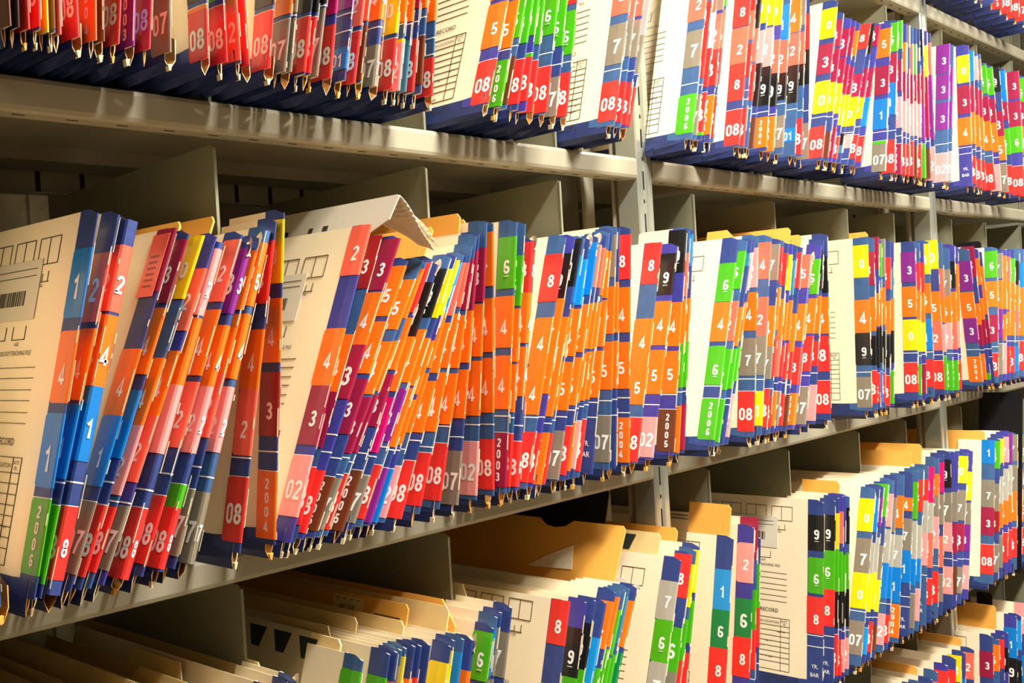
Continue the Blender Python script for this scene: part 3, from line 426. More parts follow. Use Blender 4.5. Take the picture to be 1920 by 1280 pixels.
('A',.4962,.0905,.352,.0034,.0142,[('v','2003',.0155,.0835),('k','9',.0895,.1555),('o','4',.1595,.2255),('s','2',.2295,.2955)],[],'folder tabbed purple 2003, twelfth along the upper shelf'),
('A',.5118,.1027,.352,.0031,.0031,[('r','08',.0155,.0835),('r','8',.0895,.1555),('k','9',.1595,.2255),('k','9',.2295,.2955)],[],'folder tabbed red 08, 13th along the upper shelf'),
('A',.534,.049,.352,.0034,.017,[('t','07',.0155,.0835),('m','3',.0895,.1555),('s','2',.1595,.2255),('s','2',.2295,.2955)],[],'folder tabbed grey 07, 14th along the upper shelf'),
('A',.5739,.0362,.352,.0034,.0137,[('/','',.0687,.0687),('o','',.0646,.0687),('r','08',.0155,.0646),('k','9',.0747,.1407),('t','7',.1447,.2107),('r','8',.2147,.2807)],[],'folder tabbed orange, red 08 on the upper shelf'),
('A',.5957,.0157,.352,.0034,.0069,[('/','',.0725,.0725),('r','08',.0155,.0725),('g','6',.0785,.1445),('s','2',.1485,.2145),('r','8',.2185,.2845)],[],'folder tabbed red 08, 16th along the upper shelf'),
('A',.6117,-.0078,.352,.0034,.0061,[('s','02',.0195,.0875),('s','2',.0935,.1595),('m','3',.1635,.2295),('m','3',.2335,.2995)],[],'folder tabbed coral 02, 17th along the upper shelf'),
('A',.6217,-.0158,.352,.0034,.0152,[('r','',.0758,.1438),('r','',.0155,.0758),('s','2',.1498,.2158),('g','6',.2198,.2858)],['shortd'],'folder tabbed red, red on the upper shelf'),
('A',.6438,.1368,.352,.0034,.0165,[('/','',.0772,.0772),('r','08',.0155,.0772),('k','9',.0832,.1492),('r','8',.1532,.2192),('r','8',.2232,.2892)],[],'folder tabbed red 08, 19th along the upper shelf'),
('A',.6617,.1887,.352,.003,.003,[('/','',.0733,.0733),('t','07',.0155,.0733),('o','4',.0793,.1453),('s','2',.1493,.2153),('t','7',.2193,.2853)],[],'folder tabbed grey 07, 20th along the upper shelf'),
('A',.6695,.1789,.352,.0034,.0156,[('/','',.0773,.0773),('t','',.0155,.0744),('t','7',.0804,.1464),('t','7',.1504,.2164),('o','4',.2204,.2864)],[],'folder tabbed grey, 21st along the upper shelf'),
('A',.6867,.1856,.352,.0034,.0049,[('/','',.0808,.0808),('r','08',.019,.0808),('k','9',.0868,.1528),('k','9',.1568,.2228),('y','0',.2268,.2928)],[],'folder tabbed red 08, 22nd along the upper shelf'),
('A',.693,.2111,.352,.0034,.008,[('/','',.0815,.0815),('r','08',.0183,.0815),('k','9',.0875,.1535),('m','3',.1575,.2235),('r','8',.2275,.2935)],[],'folder tabbed red 08, 23rd along the upper shelf'),
('A',.7025,.2123,.352,.0034,.0044,[('/','',.0967,.0967),('t','07',.0167,.0937),('k','9',.0997,.1657),('g','6',.1697,.2357),('r','8',.2397,.3057)],[],'folder tabbed grey 07, 24th along the upper shelf'),
('A',.7212,.1748,.352,.0034,.017,[('i','3',.0886,.1566),('r','08',.0155,.0766),('k','9',.1626,.2286),('r','8',.2326,.2986)],[],'folder tabbed magenta 3, red 08 on the upper shelf'),
('A',.7399,.2073,.352,.0034,.0116,[('v','3',.1007,.1687),('/','',.0945,.0945),('/','',.0741,.0741),('a','01',.0299,.0556),('r','8',.1747,.2407),('t','7',.2447,.3107)],[],'folder tabbed purple 3, blue 01 on the upper shelf'),
('A',.7531,.2199,.352,.0034,.0054,[('/','',.0975,.0975),('/','',.0768,.0768),('r','08',.0155,.0768),('s','2',.0828,.1488),('k','9',.1528,.2188),('t','7',.2228,.2888)],[],'folder tabbed red 08, 27th along the upper shelf'),
('A',.7619,.2144,.352,.0034,.013,[('/','',.1021,.1021),('w','2005',.0196,.0832),('s','2',.0892,.1552),('k','9',.1592,.2252),('o','4',.2292,.2952)],[],'folder tabbed brown 2005, 28th along the upper shelf'),
('A',.782,.1985,.352,.007,.017,[('o','4',.0939,.1619),('/','',.085,.085),('t','07',.0155,.0642),('s','2',.1679,.2339),('t','7',.2379,.3039)],['torn'],'folder tabbed orange 4, grey 07 on the upper shelf'),
('A',.8079,.185,.352,.0034,.0093,[('/','',.0968,.0968),('/','',.0764,.0764),('r','08',.0155,.0764),('y','0',.0824,.1484),('t','7',.1524,.2184),('t','7',.2224,.2884)],[],'folder tabbed red 08, 30th along the upper shelf'),
('A',.8187,.188,.352,.0034,.0081,[('o','4',.0976,.1656),('/','',.0957,.0957),('y','',.0732,.0777),('p','02',.0155,.0732),('r','8',.1716,.2376),('y','0',.2416,.3076)],[],'folder tabbed orange 4, yellow, pink 02 on the upper shelf'),
('A',.8283,.2017,.352,.003,.003,[('o','4',.1012,.1692),('/','',.0985,.0985),('e','01',.0155,.0784),('s','2',.1752,.2412),('s','2',.2452,.3112)],[],'folder tabbed orange 4, teal 01 on the upper shelf'),
('A',.8406,.1786,.352,.0034,.0064,[('m','3',.1187,.1867),('/','',.1024,.1024),('r','08',.0173,.0817),('s','2',.1927,.2587),('t','7',.2627,.3287)],[],'folder tabbed maroon 3, red 08 on the upper shelf'),
('A',.8528,.1655,.352,.0034,.0069,[('o','4',.1206,.1886),('/','',.1095,.1095),('/','',.0873,.0873),('w','2005',.0278,.0873),('r','8',.1946,.2606),('y','0',.2646,.3306)],[],'folder tabbed orange 4, brown 2005 on the upper shelf'),
('A',.8713,.1355,.352,.0034,.017,[('o','4',.1065,.1745),('/','',.0857,.0857),('/','',.0656,.0656),('r','08',.0155,.0623),('r','8',.1805,.2465),('t','7',.2505,.3165)],[],'folder tabbed orange 4, red 08 on the upper shelf'),
('A',.9631,.3399,.352,.0034,.0121,[('o','5',.0979,.1626),('/','',.0799,.0799),('r','08',.0185,.0799),('o','4',.1686,.2346),('t','7',.2386,.3046)],['form'],'folder tabbed orange 5, red 08 on the upper shelf'),
('A',.987,.3133,.352,.0034,.008,[('o','5',.0992,.1672),('/','',.0969,.0969),('g','2006',.0176,.0827),('o','4',.1732,.2392),('t','7',.2432,.3092)],[],'folder tabbed orange 5, green 2006 on the upper shelf'),
('A',.9968,.3305,.352,.0029,.0029,[('g','6',.117,.185),('/','',.1055,.1055),('w','2005',.0227,.0903),('t','7',.191,.257),('r','8',.261,.327)],[],'folder tabbed green 6, brown 2005 on the upper shelf'),
('A',1.0181,.2838,.352,.0034,.0049,[('g','6',.1103,.1783),('/','',.0878,.0878),('r','08',.0248,.0878),('r','8',.1843,.2503),('k','9',.2543,.3203)],[],'folder tabbed green 6, red 08, 39th along the upper shelf'),
('A',1.0343,.2567,.352,.0034,.0076,[('g','6',.1224,.1904),('/','',.097,.097),('g','',.0917,.097),('r','08',.0303,.0917),('m','3',.1964,.2624),('s','2',.2664,.3324)],[],'folder tabbed green 6, green, red 08 on the upper shelf'),
('A',1.0481,.2435,.352,.0034,.017,[('g','6',.1099,.1779),('/','',.0874,.0874),('r','08',.0155,.0874),('o','4',.1839,.2499),('r','8',.2539,.3199)],[],'folder tabbed green 6, red 08, 41st along the upper shelf'),
('A',1.0757,.238,.352,.0034,.0152,[('g','6',.1294,.1974),('/','',.1029,.1029),('/','',.084,.084),('r','08',.0188,.084),('g','6',.2034,.2694)],[],'folder tabbed green 6, red 08, 42nd along the upper shelf'),
('A',1.0961,.228,.352,.0034,.017,[('g','6',.1149,.1829),('/','',.089,.089),('t','07',.0155,.0715),('r','8',.1889,.2549),('g','6',.2589,.3249)],[],'folder tabbed green 6, grey 07 on the upper shelf'),
('A',1.1174,.2334,.352,.0034,.017,[('r','8',.181,.249),('g','6',.107,.1716),('/','',.0962,.0962),('r','08',.0176,.0809),('t','7',.255,.321)],['shortd'],'folder tabbed red 8, green 6, red 08 on the upper shelf'),
('A',1.2238,.2833,.352,.0034,.0132,[('s','2',.1916,.2596),('t','7',.1125,.1772),('/','',.1042,.1042),('r','08',.0244,.086),('o','4',.2656,.3316)],['form'],'folder tabbed coral 2, grey 7, red 08, 45th along the upper shelf'),
('A',1.2390,.2836,.352,.0034,.0105,[('s','2',.1886,.2566),('t','7',.1258,.1886),('/','',.104,.104),('r','08',.0236,.0865),('k','9',.2626,.3286)],[],'folder tabbed coral 2, grey 7, red 08, 46th along the upper shelf'),
('A',1.2513,.3141,.352,.0034,.0064,[('s','2',.1966,.2646),('t','7',.1288,.1913),('/','',.1074,.1074),('r','08',.0211,.0886),('m','3',.2706,.3366)],[],'folder tabbed coral 2, grey 7, red 08, 47th along the upper shelf'),
('A',1.2594,.3453,.352,.0034,.017,[('p','2',.1676,.2356),('t','7',.1042,.1676),('/','',.1025,.1025),('r','08',.0181,.0816),('m','3',.2416,.3076)],['short'],'folder tabbed pink 2, grey 7, red 08 on the upper shelf'),
('A',1.4242,.2792,.352,.0034,.01,[('s','2',.22,.288),('t','7',.1389,.2033),('/','',.1107,.1107),('g','2006',.0262,.0926)],['form', 'short'],'folder tabbed coral 2, grey 7, green 2006 on the upper shelf'),
('A',1.4360,.298,.352,.0034,.0111,[('r','8',.1885,.2565),('r','8',.1216,.1885),('/','',.1096,.1096),('t','07',.0231,.0931),('t','7',.2625,.3285)],['short'],'folder tabbed red 8, red 8, grey 07 on the upper shelf'),
('A',1.4531,.2865,.352,.0034,.017,[('s','2',.2377,.3057),('x','',.1746,.2377),('r','8',.1068,.1746),('/','',.0976,.0976),('r','08',.0292,.0976),('g','',.0238,.0292)],[],'folder tabbed coral 2, white, red 8, red 08 on the upper shelf'),
('A',1.4759,.2781,.352,.0034,.0059,[('s','2',.1777,.2411),('r','8',.1142,.1777),('/','',.0975,.0975),('o','2004',.0296,.0975),('t','7',.2471,.3131)],['shortd'],'folder tabbed coral 2, red 8, orange 2004 on the upper shelf'),
('A',1.4859,.271,.352,.0034,.0049,[('s','2',.1807,.2489),('r','8',.1152,.1807),('/','',.0967,.0967),('r','08',.0251,.0967),('g','6',.2549,.3209)],['shortd'],'folder tabbed coral 2, red 8, red 08 on the upper shelf'),
('A',1.5682,.2452,.352,.0034,.0121,[('r','8',.2328,.3008),('s','2',.1654,.2309),('r','8',.0987,.1654),('/','',.0827,.0827),('r','08',.0198,.0827)],['form'],'folder tabbed red 8, coral 2, red 8, red 08, 54th along the upper shelf'),
('A',1.5820,.2573,.352,.0034,.0118,[('r','8',.2642,.3322),('s','2',.2102,.2642),('r','8',.1422,.2033),('/','',.1182,.1182),('/','',.1019,.1019),('r','08',.0184,.0864)],['shortd'],'folder tabbed red 8, coral 2, red 8, red 08, 55th along the upper shelf'),
('A',1.5956,.2707,.352,.0034,.0155,[('k','9',.2337,.3017),('s','2',.1714,.2337),('r','8',.1013,.1674),('/','',.0868,.0868),('n','YB',.015,.0868)],[],'folder tabbed black 9, coral 2, red 8, YR BAR on the upper shelf'),
('A',1.6131,.2895,.352,.0034,.017,[('y','0',.2491,.3171),('p','2',.1736,.2359),('k','9',.0945,.1736),('/','',.0798,.0798),('w','2005',.0186,.0729)],[],'folder tabbed yellow 0, pink 2, black 9, brown 2005 on the upper shelf'),
('A',1.6583,.219,.352,.0034,.017,[('y','0',.2465,.3145),('p','2',.1705,.2425),('k','9',.0993,.1705),('/','',.0877,.0877),('o','2004',.0231,.078)],[],'folder tabbed yellow 0, pink 2, black 9, orange 2004 on the upper shelf'),
('A',1.6822,.2269,.352,.0034,.017,[('y','0',.2517,.3197),('s','2',.1617,.2245),('k','9',.1005,.1617),('/','',.0858,.0858),('o','2004',.0176,.0818)],[],'folder tabbed yellow 0, coral 2, black 9, orange 2004 on the upper shelf'),
('A',1.7164,.2094,.352,.0034,.017,[('a','1',.2288,.2968),('s','2',.1666,.2288),('k','9',.1159,.1666),('/','',.1089,.1089),('t','07',.0273,.0872)],[],'folder tabbed blue 1, coral 2, black 9, grey 07 on the upper shelf'),
('A',1.7616,.1917,.352,.0034,.0162,[('o','4',.2501,.3181),('s','2',.1872,.2481),('k','9',.1158,.1872),('/','',.1037,.1037),('a','01',.043,.0688)],[],'folder tabbed orange 4, coral 2, black 9, blue 01 on the upper shelf'),
('A',1.7860,.1725,.352,.0034,.0122,[('t','7',.2659,.3339),('s','2',.1916,.2526),('k','9',.1512,.1916),('/','',.104,.104),('r','08',.0212,.0889)],['shortd'],'folder tabbed grey 7, coral 2, black 9, red 08 on the upper shelf'),
('A',1.8130,.1332,.352,.0017,.0017,[('r','8',.2216,.2896),('k','9',.1561,.2216),('/','',.106,.106),('t','07',.0155,.083)],['shortd'],'folder tabbed red 8, black 9, grey 07 on the upper shelf'),
('A',1.8659,.3116,.3513,.0034,.017,[('y','0',.2693,.3341),('m','3',.1942,.258),('y','0',.1126,.1797),('/','',.1049,.1049),('r','08',.0216,.0853)],['form'],'folder tabbed yellow 0, maroon 3, yellow 0, red 08 on the upper shelf'),
('A',1.8889,.331,.335,.0034,.0133,[('m','3',.2578,.3167),('m','3',.1814,.2532),('y','0',.1197,.1814),('/','',.1086,.1086),('w','2005',.0238,.0775)],[],'folder tabbed maroon 3, maroon 3, yellow 0, brown 2005 on the upper shelf'),
('A',1.9044,.3865,.335,.0034,.0153,[('m','3',.246,.3085),('m','3',.1856,.2424),('y','0',.1193,.1856),('/','',.1077,.1077),('m','2003',.0246,.0905)],[],'folder tabbed maroon 3, maroon 3, yellow 0, maroon 2003 on the upper shelf'),
('A',1.9223,.3953,.335,.0034,.0156,[('m','3',.2528,.3174),('m','3',.1631,.2311),('y','0',.0964,.1631),('/','',.0721,.0721),('r','08',.024,.0721)],[],'folder tabbed maroon 3, maroon 3, yellow 0, red 08 on the upper shelf'),
('A',1.9406,.3994,.335,.0034,.017,[('o','5',.2529,.3119),('m','3',.1661,.2286),('y','0',.0952,.1661),('/','',.0812,.0812),('k','',.0545,.0812),('e','',.0372,.0545)],[],'folder tabbed orange 5, maroon 3, yellow 0, black on the upper shelf'),
('A',1.9707,.4458,.3471,.0034,.014,[('r','8',.285,.3466),('m','3',.1713,.2252),('y','0',.1037,.1713),('/','',.0891,.0891),('p','',.0529,.0851),('/','',.029,.029)],[],'folder tabbed red 8, maroon 3, yellow 0, pink on the upper shelf'),
('A',2.0009,.4126,.3429,.0034,.017,[('k','9',.2716,.3424),('m','3',.1696,.2376),('y','0',.1209,.1696),('/','',.1027,.1027),('/','',.0847,.0847),('r','08',.0311,.0847)],['shortd'],'folder tabbed black 9, maroon 3, yellow 0, red 08 on the upper shelf'),
('A',2.0291,.4047,.3532,.0034,.0084,[('m','3',.2955,.3455),('m','3',.1752,.2437),('a','1',.1079,.1752),('/','',.0861,.0861),('r','08',.0275,.0861)],['shortd'],'folder tabbed maroon 3, maroon 3, blue 1, red 08 on the upper shelf'),
('A',2.1504,.2131,.3418,.0034,.017,[('o','5',.2648,.3287),('m','3',.1828,.246),('a','1',.1073,.1734),('/','',.1016,.1016),('/','',.082,.082),('g','',.0751,.082),('t','07',.0155,.0751)],['shortd'],'folder tabbed orange 5, maroon 3, blue 1, green on the upper shelf'),
('A',2.1965,.181,.353,.0034,.017,[('g','6',.2807,.3459),('m','3',.2125,.2772),('a','1',.1424,.2125),('/','',.1075,.1075),('r','08',.0155,.0878)],[],'folder tabbed green 6, maroon 3, blue 1, red 08 on the upper shelf'),
('A',2.2322,.1436,.3525,.0034,.017,[('g','6',.2888,.352),('m','3',.1973,.2653),('p','2',.1158,.1838),('/','',.0984,.0984),('/','',.0811,.0811),('m','2003',.0176,.0811)],[],'folder tabbed green 6, maroon 3, pink 2, maroon 2003 on the upper shelf'),
('A',2.2545,.1447,.3519,.0034,.0159,[('o','5',.2416,.3067),('m','3',.1767,.2416),('p','2',.1088,.1767),('/','',.0971,.0971),('r','08',.0155,.0835)],[],'folder tabbed orange 5, maroon 3, pink 2, red 08 on the upper shelf'),
('A',2.2743,.1375,.351,.0034,.0163,[('t','',.2973,.347),('m','3',.1847,.2498),('p','2',.1082,.1847),('/','',.0965,.0965),('r','08',.0155,.0835)],[],'folder tabbed grey, maroon 3, pink 2, red 08, 76th along the upper shelf'),
('A',2.2973,.1219,.3498,.0034,.0164,[('s','5',.2401,.3081),('m','3',.1749,.2401),('p','2',.1042,.1749),('/','',.0924,.0924),('r','08',.0155,.0924)],[],'folder tabbed coral 5, maroon 3, pink 2, red 08 on the upper shelf'),
('A',2.3177,.1141,.3501,.0034,.0167,[('g','6',.2425,.3105),('m','3',.183,.2425),('p','2',.1059,.183),('/','',.0977,.0977),('w','2005',.0155,.0835)],[],'folder tabbed green 6, maroon 3, pink 2, brown 2005 on the upper shelf'),
('A',2.3413,.0978,.3502,.0034,.017,[('t','',.2747,.3046),('m','3',.1792,.2472),('p','2',.1043,.1792),('/','',.09,.09),('r','08',.0155,.09)],[],'folder tabbed grey, maroon 3, pink 2, red 08, 79th along the upper shelf'),
('A',2.3654,.0807,.3504,.0034,.017,[('k','9',.2891,.3499),('m','3',.1814,.2591),('v','3',.1014,.1814),('/','',.0919,.0919),('g','2006',.0155,.0919)],[],'folder tabbed black 9, maroon 3, purple 3, green 2006 on the upper shelf'),
('A',2.3928,.0637,.3524,.0034,.017,[('y','0',.2452,.3162),('m','3',.178,.2452),('m','3',.1085,.178),('/','',.1001,.1001),('w','',.0164,.0844)],[],'folder tabbed yellow 0, maroon 3, maroon 3, brown on the upper shelf'),
('A',2.4240,.0366,.3519,.0034,.0047,[('s','2',.253,.3254),('v','3',.1807,.253),('v','3',.1061,.1807),('/','',.0905,.0905),('p','02',.0155,.0905)],['shortd'],'folder tabbed coral 2, purple 3, purple 3, pink 02 on the upper shelf'),
('A',2.4906,.185,.3473,.0034,.017,[('v','3',.276,.3468),('v','3',.2128,.2734),('v','3',.1399,.2051),('/','',.1055,.1055),('/','',.0839,.0839),('p','02',.0155,.0839)],[],'folder tabbed purple 3, purple 3, purple 3, pink 02 on the upper shelf'),
('A',2.5167,.1773,.3507,.0034,.017,[('v','3',.2233,.2913),('v','3',.1461,.2104),('/','',.1102,.1102),('/','',.0885,.0885),('p','02',.0186,.0885)],[],'folder tabbed purple 3, purple 3, pink 02 on the upper shelf'),
('A',2.6550,.0641,.3616,.0034,.017,[('y','0',.2679,.3355),('m','3',.1926,.2614),('o','4',.1161,.1835),('/','',.1109,.1109),('/','',.0954,.0954),('n','YB',.015,.0954)],['form', 'short'],'folder tabbed yellow 0, maroon 3, orange 4, YR BAR on the upper shelf'),
('A',2.6804,.0816,.35,.0034,.017,[('a','1',.2749,.3495),('m','3',.1986,.2643),('o','4',.12,.1986),('/','',.1069,.1069),('r','08',.0221,.0901)],[],'folder tabbed blue 1, maroon 3, orange 4, red 08 on the upper shelf'),
('A',2.7173,.05,.3506,.0034,.017,[('p','2',.2807,.34),('m','3',.195,.2609),('o','4',.1161,.195),('/','',.1056,.1056),('r','08',.0177,.0857)],[],'folder tabbed pink 2, maroon 3, orange 4, red 08 on the upper shelf'),
('A',2.7473,.0286,.3524,.0034,.017,[('t','7',.2836,.3365),('m','3',.1911,.2591),('o','4',.1118,.1911),('/','',.1013,.1013),('r','08',.0168,.0848)],[],'folder tabbed grey 7, maroon 3, orange 4, red 08 on the upper shelf'),
('A',2.8159,-.0699,.335,.0034,.017,[('g','6',.2564,.3265),('m','3',.1875,.2498),('o','4',.1142,.1875),('/','',.1009,.1009),('r','08',.0155,.0835)],[],'folder tabbed green 6, maroon 3, orange 4, red 08, 89th along the upper shelf'),
('A',2.8630,-.0728,.335,.0034,.017,[('g','6',.2581,.3278),('m','3',.1883,.2488),('o','5',.1141,.1883),('/','',.1006,.1006),('p','',.0155,.0835)],[],'folder tabbed green 6, maroon 3, orange 5, pink on the upper shelf'),
('A',2.9162,-.075,.3365,.0034,.017,[('k','9',.2727,.336),('m','3',.1596,.2237),('o','5',.0979,.1596),('/','',.0897,.0897),('t','07',.0155,.0897)],[],'folder tabbed black 9, maroon 3, orange 5, grey 07 on the upper shelf'),
('A',2.9580,-.0761,.3396,.0034,.017,[('a','1',.2531,.3328),('m','3',.2049,.2531),('g','6',.115,.183),('/','',.0873,.0873),('r','08',.0155,.0873)],[],'folder tabbed blue 1, maroon 3, green 6, red 08 on the upper shelf'),
('A',3.0452,.0088,.3479,.0034,.017,[('m','3',.2738,.3474),('m','3',.1996,.268),('g','6',.1297,.1996),('/','',.094,.094),('r','08',.0155,.094)],[],'folder tabbed maroon 3, maroon 3, green 6, red 08 on the upper shelf'),
('A',3.0991,-.0081,.343,.0034,.0107,[('g','6',.271,.3358),('m','3',.2047,.271),('o','4',.1267,.2047),('/','',.0978,.0978),('r','08',.0155,.0835)],[],'folder tabbed green 6, maroon 3, orange 4, red 08, 94th along the upper shelf'),
('C',.245,.33,.3478,.0034,.0169,[('s','2',.2518,.3178),('t','7',.1798,.2458),('t','7',.1078,.1738)],[],'folder at the near end of the lower shelf, first in its row'),
('C',.2685,.33,.3541,.0034,.0169,[('t','7',.2581,.3241),('g','6',.1861,.2521),('r','8',.1141,.1801)],[],'folder at the near end of the lower shelf, second in its row'),
('C',.292,.33,.3526,.0034,.0169,[('t','7',.2566,.3226),('y','0',.1846,.2506),('k','9',.1126,.1786)],[],'folder at the near end of the lower shelf, third in its row'),
('C',.3155,.33,.3599,.0034,.0169,[('t','7',.2639,.3299),('s','2',.1919,.2579),('s','2',.1199,.1859)],[],'folder at the near end of the lower shelf, fourth in its row'),
('C',.339,.33,.3537,.0034,.0169,[('g','6',.2577,.3237),('t','7',.1857,.2517),('k','9',.1137,.1797)],[],'folder at the near end of the lower shelf, fifth in its row'),
('C',.3625,.33,.3481,.0034,.0169,[('g','6',.2521,.3181),('r','8',.1801,.2461),('k','9',.1081,.1741)],[],'folder at the near end of the lower shelf, sixth in its row'),
('C',.386,.33,.359,.0034,.0169,[('r','8',.263,.329),('s','2',.191,.257),('k','9',.119,.185)],[],'folder at the near end of the lower shelf, seventh in its row'),
('C',.4095,.33,.3554,.0034,.0169,[('g','6',.2594,.3254),('r','8',.1874,.2534),('y','0',.1154,.1814)],[],'folder at the near end of the lower shelf, eighth in its row'),
('C',.433,.33,.3594,.0034,.0169,[('y','0',.2634,.3294),('s','2',.1914,.2574),('k','9',.1194,.1854)],[],'folder at the near end of the lower shelf, ninth in its row'),
('C',.4565,.33,.3464,.0034,.0169,[('y','0',.2504,.3164),('o','4',.1784,.2444),('k','9',.1064,.1724)],[],'folder at the near end of the lower shelf, tenth in its row'),
('C',.48,.33,.3543,.0034,.0034,[('k','9',.2583,.3243),('o','4',.1863,.2523),('g','6',.1143,.1803)],[],'folder at the near end of the lower shelf, eleventh in its row'),
('C',.5039,.2776,.372,.0029,.0029,[('s','2',.3044,.3602),('t','7',.2397,.2943),('a','1',.1862,.2357)],[],'folder tabbed coral 2, grey 7, blue 1, twelfth along the lower shelf'),
('C',.5083,.3169,.3589,.0029,.0029,[('g','6',.2629,.3289),('r','8',.1909,.2569),('k','9',.1189,.1849)],[],'folder at the near end of the lower shelf, 13th in its row'),
('C',.5218,.2918,.372,.0034,.0058,[('k','9',.2937,.35),('t','7',.2384,.2886),('a','1',.1842,.2344)],['shortd'],'folder tabbed black 9, grey 7, blue 1, 14th along the lower shelf'),
('C',.5358,.2735,.372,.0034,.0068,[('y','0',.2942,.3407),('t','7',.2383,.284),('a','1',.1835,.2343)],['torn', 'shortd'],'folder tabbed yellow 0, grey 7, blue 1, 15th along the lower shelf'),
('C',.6168,.2895,.3715,.0034,.0034,[('g','6',.3034,.3553),('t','7',.2466,.2898),('a','1',.1935,.2426)],['shortd'],'folder tabbed green 6, grey 7, blue 1, 16th along the lower shelf'),
('C',.6607,.2759,.3664,.0034,.0054,[('g','6',.282,.3367),('t','7',.2212,.2709),('a','1',.1777,.2172)],[],'folder tabbed green 6, grey 7, blue 1, 17th along the lower shelf'),
('C',.6723,.2745,.3657,.0034,.0047,[('s','2',.2785,.3295),('t','7',.2173,.2745),('a','1',.1735,.2133)],[],'folder tabbed coral 2, grey 7, blue 1, 18th along the lower shelf'),
('C',.6792,.2725,.3663,.0034,.0052,[('t','7',.2991,.3449),('t','7',.2372,.2951),('a','1',.1874,.2332)],[],'folder tabbed grey 7, grey 7, blue 1, 19th along the lower shelf'),
('C',.686,.2735,.3663,.0034,.0073,[('y','0',.3028,.3529),('t','7',.2405,.2988),('a','1',.1905,.2365)],[],'folder tabbed yellow 0, grey 7, blue 1, 20th along the lower shelf'),
('C',.6995,.2725,.3653,.0034,.0041,[('o','4',.276,.325),('t','7',.2193,.272),('a','1',.1691,.2153)],[],'folder tabbed orange 4, grey 7, blue 1, 21st along the lower shelf'),
('C',.7093,.274,.3629,.0034,.0074,[('r','8',.273,.3235),('t','7',.216,.269),('a','1',.1656,.212)],[],'folder tabbed red 8, grey 7, blue 1 on the lower shelf'),
('C',.7224,.2784,.3596,.0034,.017,[('k','9',.2575,.3099),('t','7',.2002,.2535),('a','1',.1608,.1962)],[],'folder tabbed black 9, grey 7, blue 1, 23rd along the lower shelf'),
('C',.7459,.3098,.3542,.0029,.0029,[('y','0',.2708,.3306),('t','7',.2093,.2619),('a','1',.1576,.2053)],[],'folder tabbed yellow 0, grey 7, blue 1, 24th along the lower shelf'),
('C',.7576,.2896,.3577,.0034,.0034,[('y','0',.2763,.3418),('t','7',.2114,.2644),('a','1',.1594,.2074)],[],'folder tabbed yellow 0, grey 7, blue 1, 25th along the lower shelf'),
('C',.777,.2816,.3534,.0034,.0088,[('a','1',.2767,.3338),('t','7',.2111,.2727),('a','1',.1584,.2071)],[],'folder tabbed blue 1, grey 7, blue 1, 26th along the lower shelf'),
('C',.7917,.2911,.3493,.006,.006,[('o','4',.2542,.3091),('t','7',.1944,.2502),('a','1',.1473,.1904)],['torn'],'folder tabbed orange 4, grey 7, blue 1, 27th along the lower shelf'),
('C',.8238,.2934,.3561,.0029,.0029,[('g','6',.288,.3459),('t','7',.2202,.284),('a','1',.1657,.2162)],[],'folder tabbed green 6, grey 7, blue 1, 28th along the lower shelf'),
('C',.8343,.2762,.366,.0034,.0053,[('a','1',.2914,.3482),('t','7',.2232,.2874),('a','1',.1684,.2192)],[],'folder tabbed blue 1, grey 7, blue 1, 29th along the lower shelf'),
('C',.8412,.2775,.369,.0034,.0127,[('t','7',.2895,.3466),('t','7',.2211,.2855),('a','1',.166,.2171)],['shortd'],'folder tabbed grey 7, grey 7, blue 1, 30th along the lower shelf'),
('C',.8672,.2568,.3686,.0034,.017,[('t','7',.2793,.3337),('t','7',.2133,.2698),('a','1',.1575,.2093)],['shortd'],'folder tabbed grey 7, grey 7, blue 1, 31st along the lower shelf'),
('C',.975,.281,.3488,.0034,.017,[('r','8',.2905,.3483),('g','6',.1866,.2399),('t','7',.1211,.1826)],['form'],'folder tabbed red 8, green 6, grey 7 on the lower shelf'),
('C',1.0053,.2993,.3467,.0029,.0029,[('k','9',.2431,.3074),('g','6',.1908,.2431),('t','7',.124,.1868)],[],'folder tabbed black 9, green 6, grey 7, 33rd along the lower shelf'),
('C',1.0097,.3455,.3489,.0034,.0059,[('k','9',.2529,.3139),('g','6',.1925,.2529),('t','7',.1254,.1885)],[],'folder tabbed black 9, green 6, grey 7, 34th along the lower shelf'),
('C',1.0173,.3921,.3472,.0046,.0046,[('c','1',.2295,.2945),('g','6',.1743,.2295),('t','7',.1201,.1703)],[],'folder tabbed sky blue 1, green 6, grey 7 on the lower shelf'),
('C',1.0237,.4256,.3618,.0034,.0043,[('o','4',.2797,.3447),('g','6',.1948,.2539),('t','7',.1329,.1908)],[],'folder tabbed orange 4, green 6, grey 7, 36th along the lower shelf'),
('C',1.0299,.4424,.362,.0034,.0077,[('o','4',.2815,.35),('g','6',.2205,.2779),('t','7',.1507,.2165)],[],'folder tabbed orange 4, green 6, grey 7, 37th along the lower shelf'),
('C',1.0417,.4377,.3613,.0034,.0065,[('g','6',.2673,.3298),('g','6',.2028,.2633),('t','7',.1399,.1988)],['shortd'],'folder tabbed green 6, green 6, grey 7 on the lower shelf'),
('C',1.0503,.4448,.3623,.0034,.0077,[('e','',.28,.3471),('g','6',.2076,.2654),('t','7',.1442,.2036)],['shortd'],'folder tabbed teal, green 6, grey 7 on the lower shelf'),
('C',1.0603,.466,.3643,.0034,.0034,[('o','4',.275,.3405),('d','6',.2055,.2676),('t','7',.1415,.2015)],['torn', 'shortd'],'folder tabbed orange 4, emerald 6, grey 7 on the lower shelf'),
('C',1.2144,.345,.3634,.003,.003,[('l','7',.2696,.3268),('g','6',.208,.2696),('l','7',.1475,.208),('r','8',.0771,.1362)],['form', 'bar'],'folder tabbed pale grey 7, green 6, pale grey 7, red 8 on the lower shelf'),
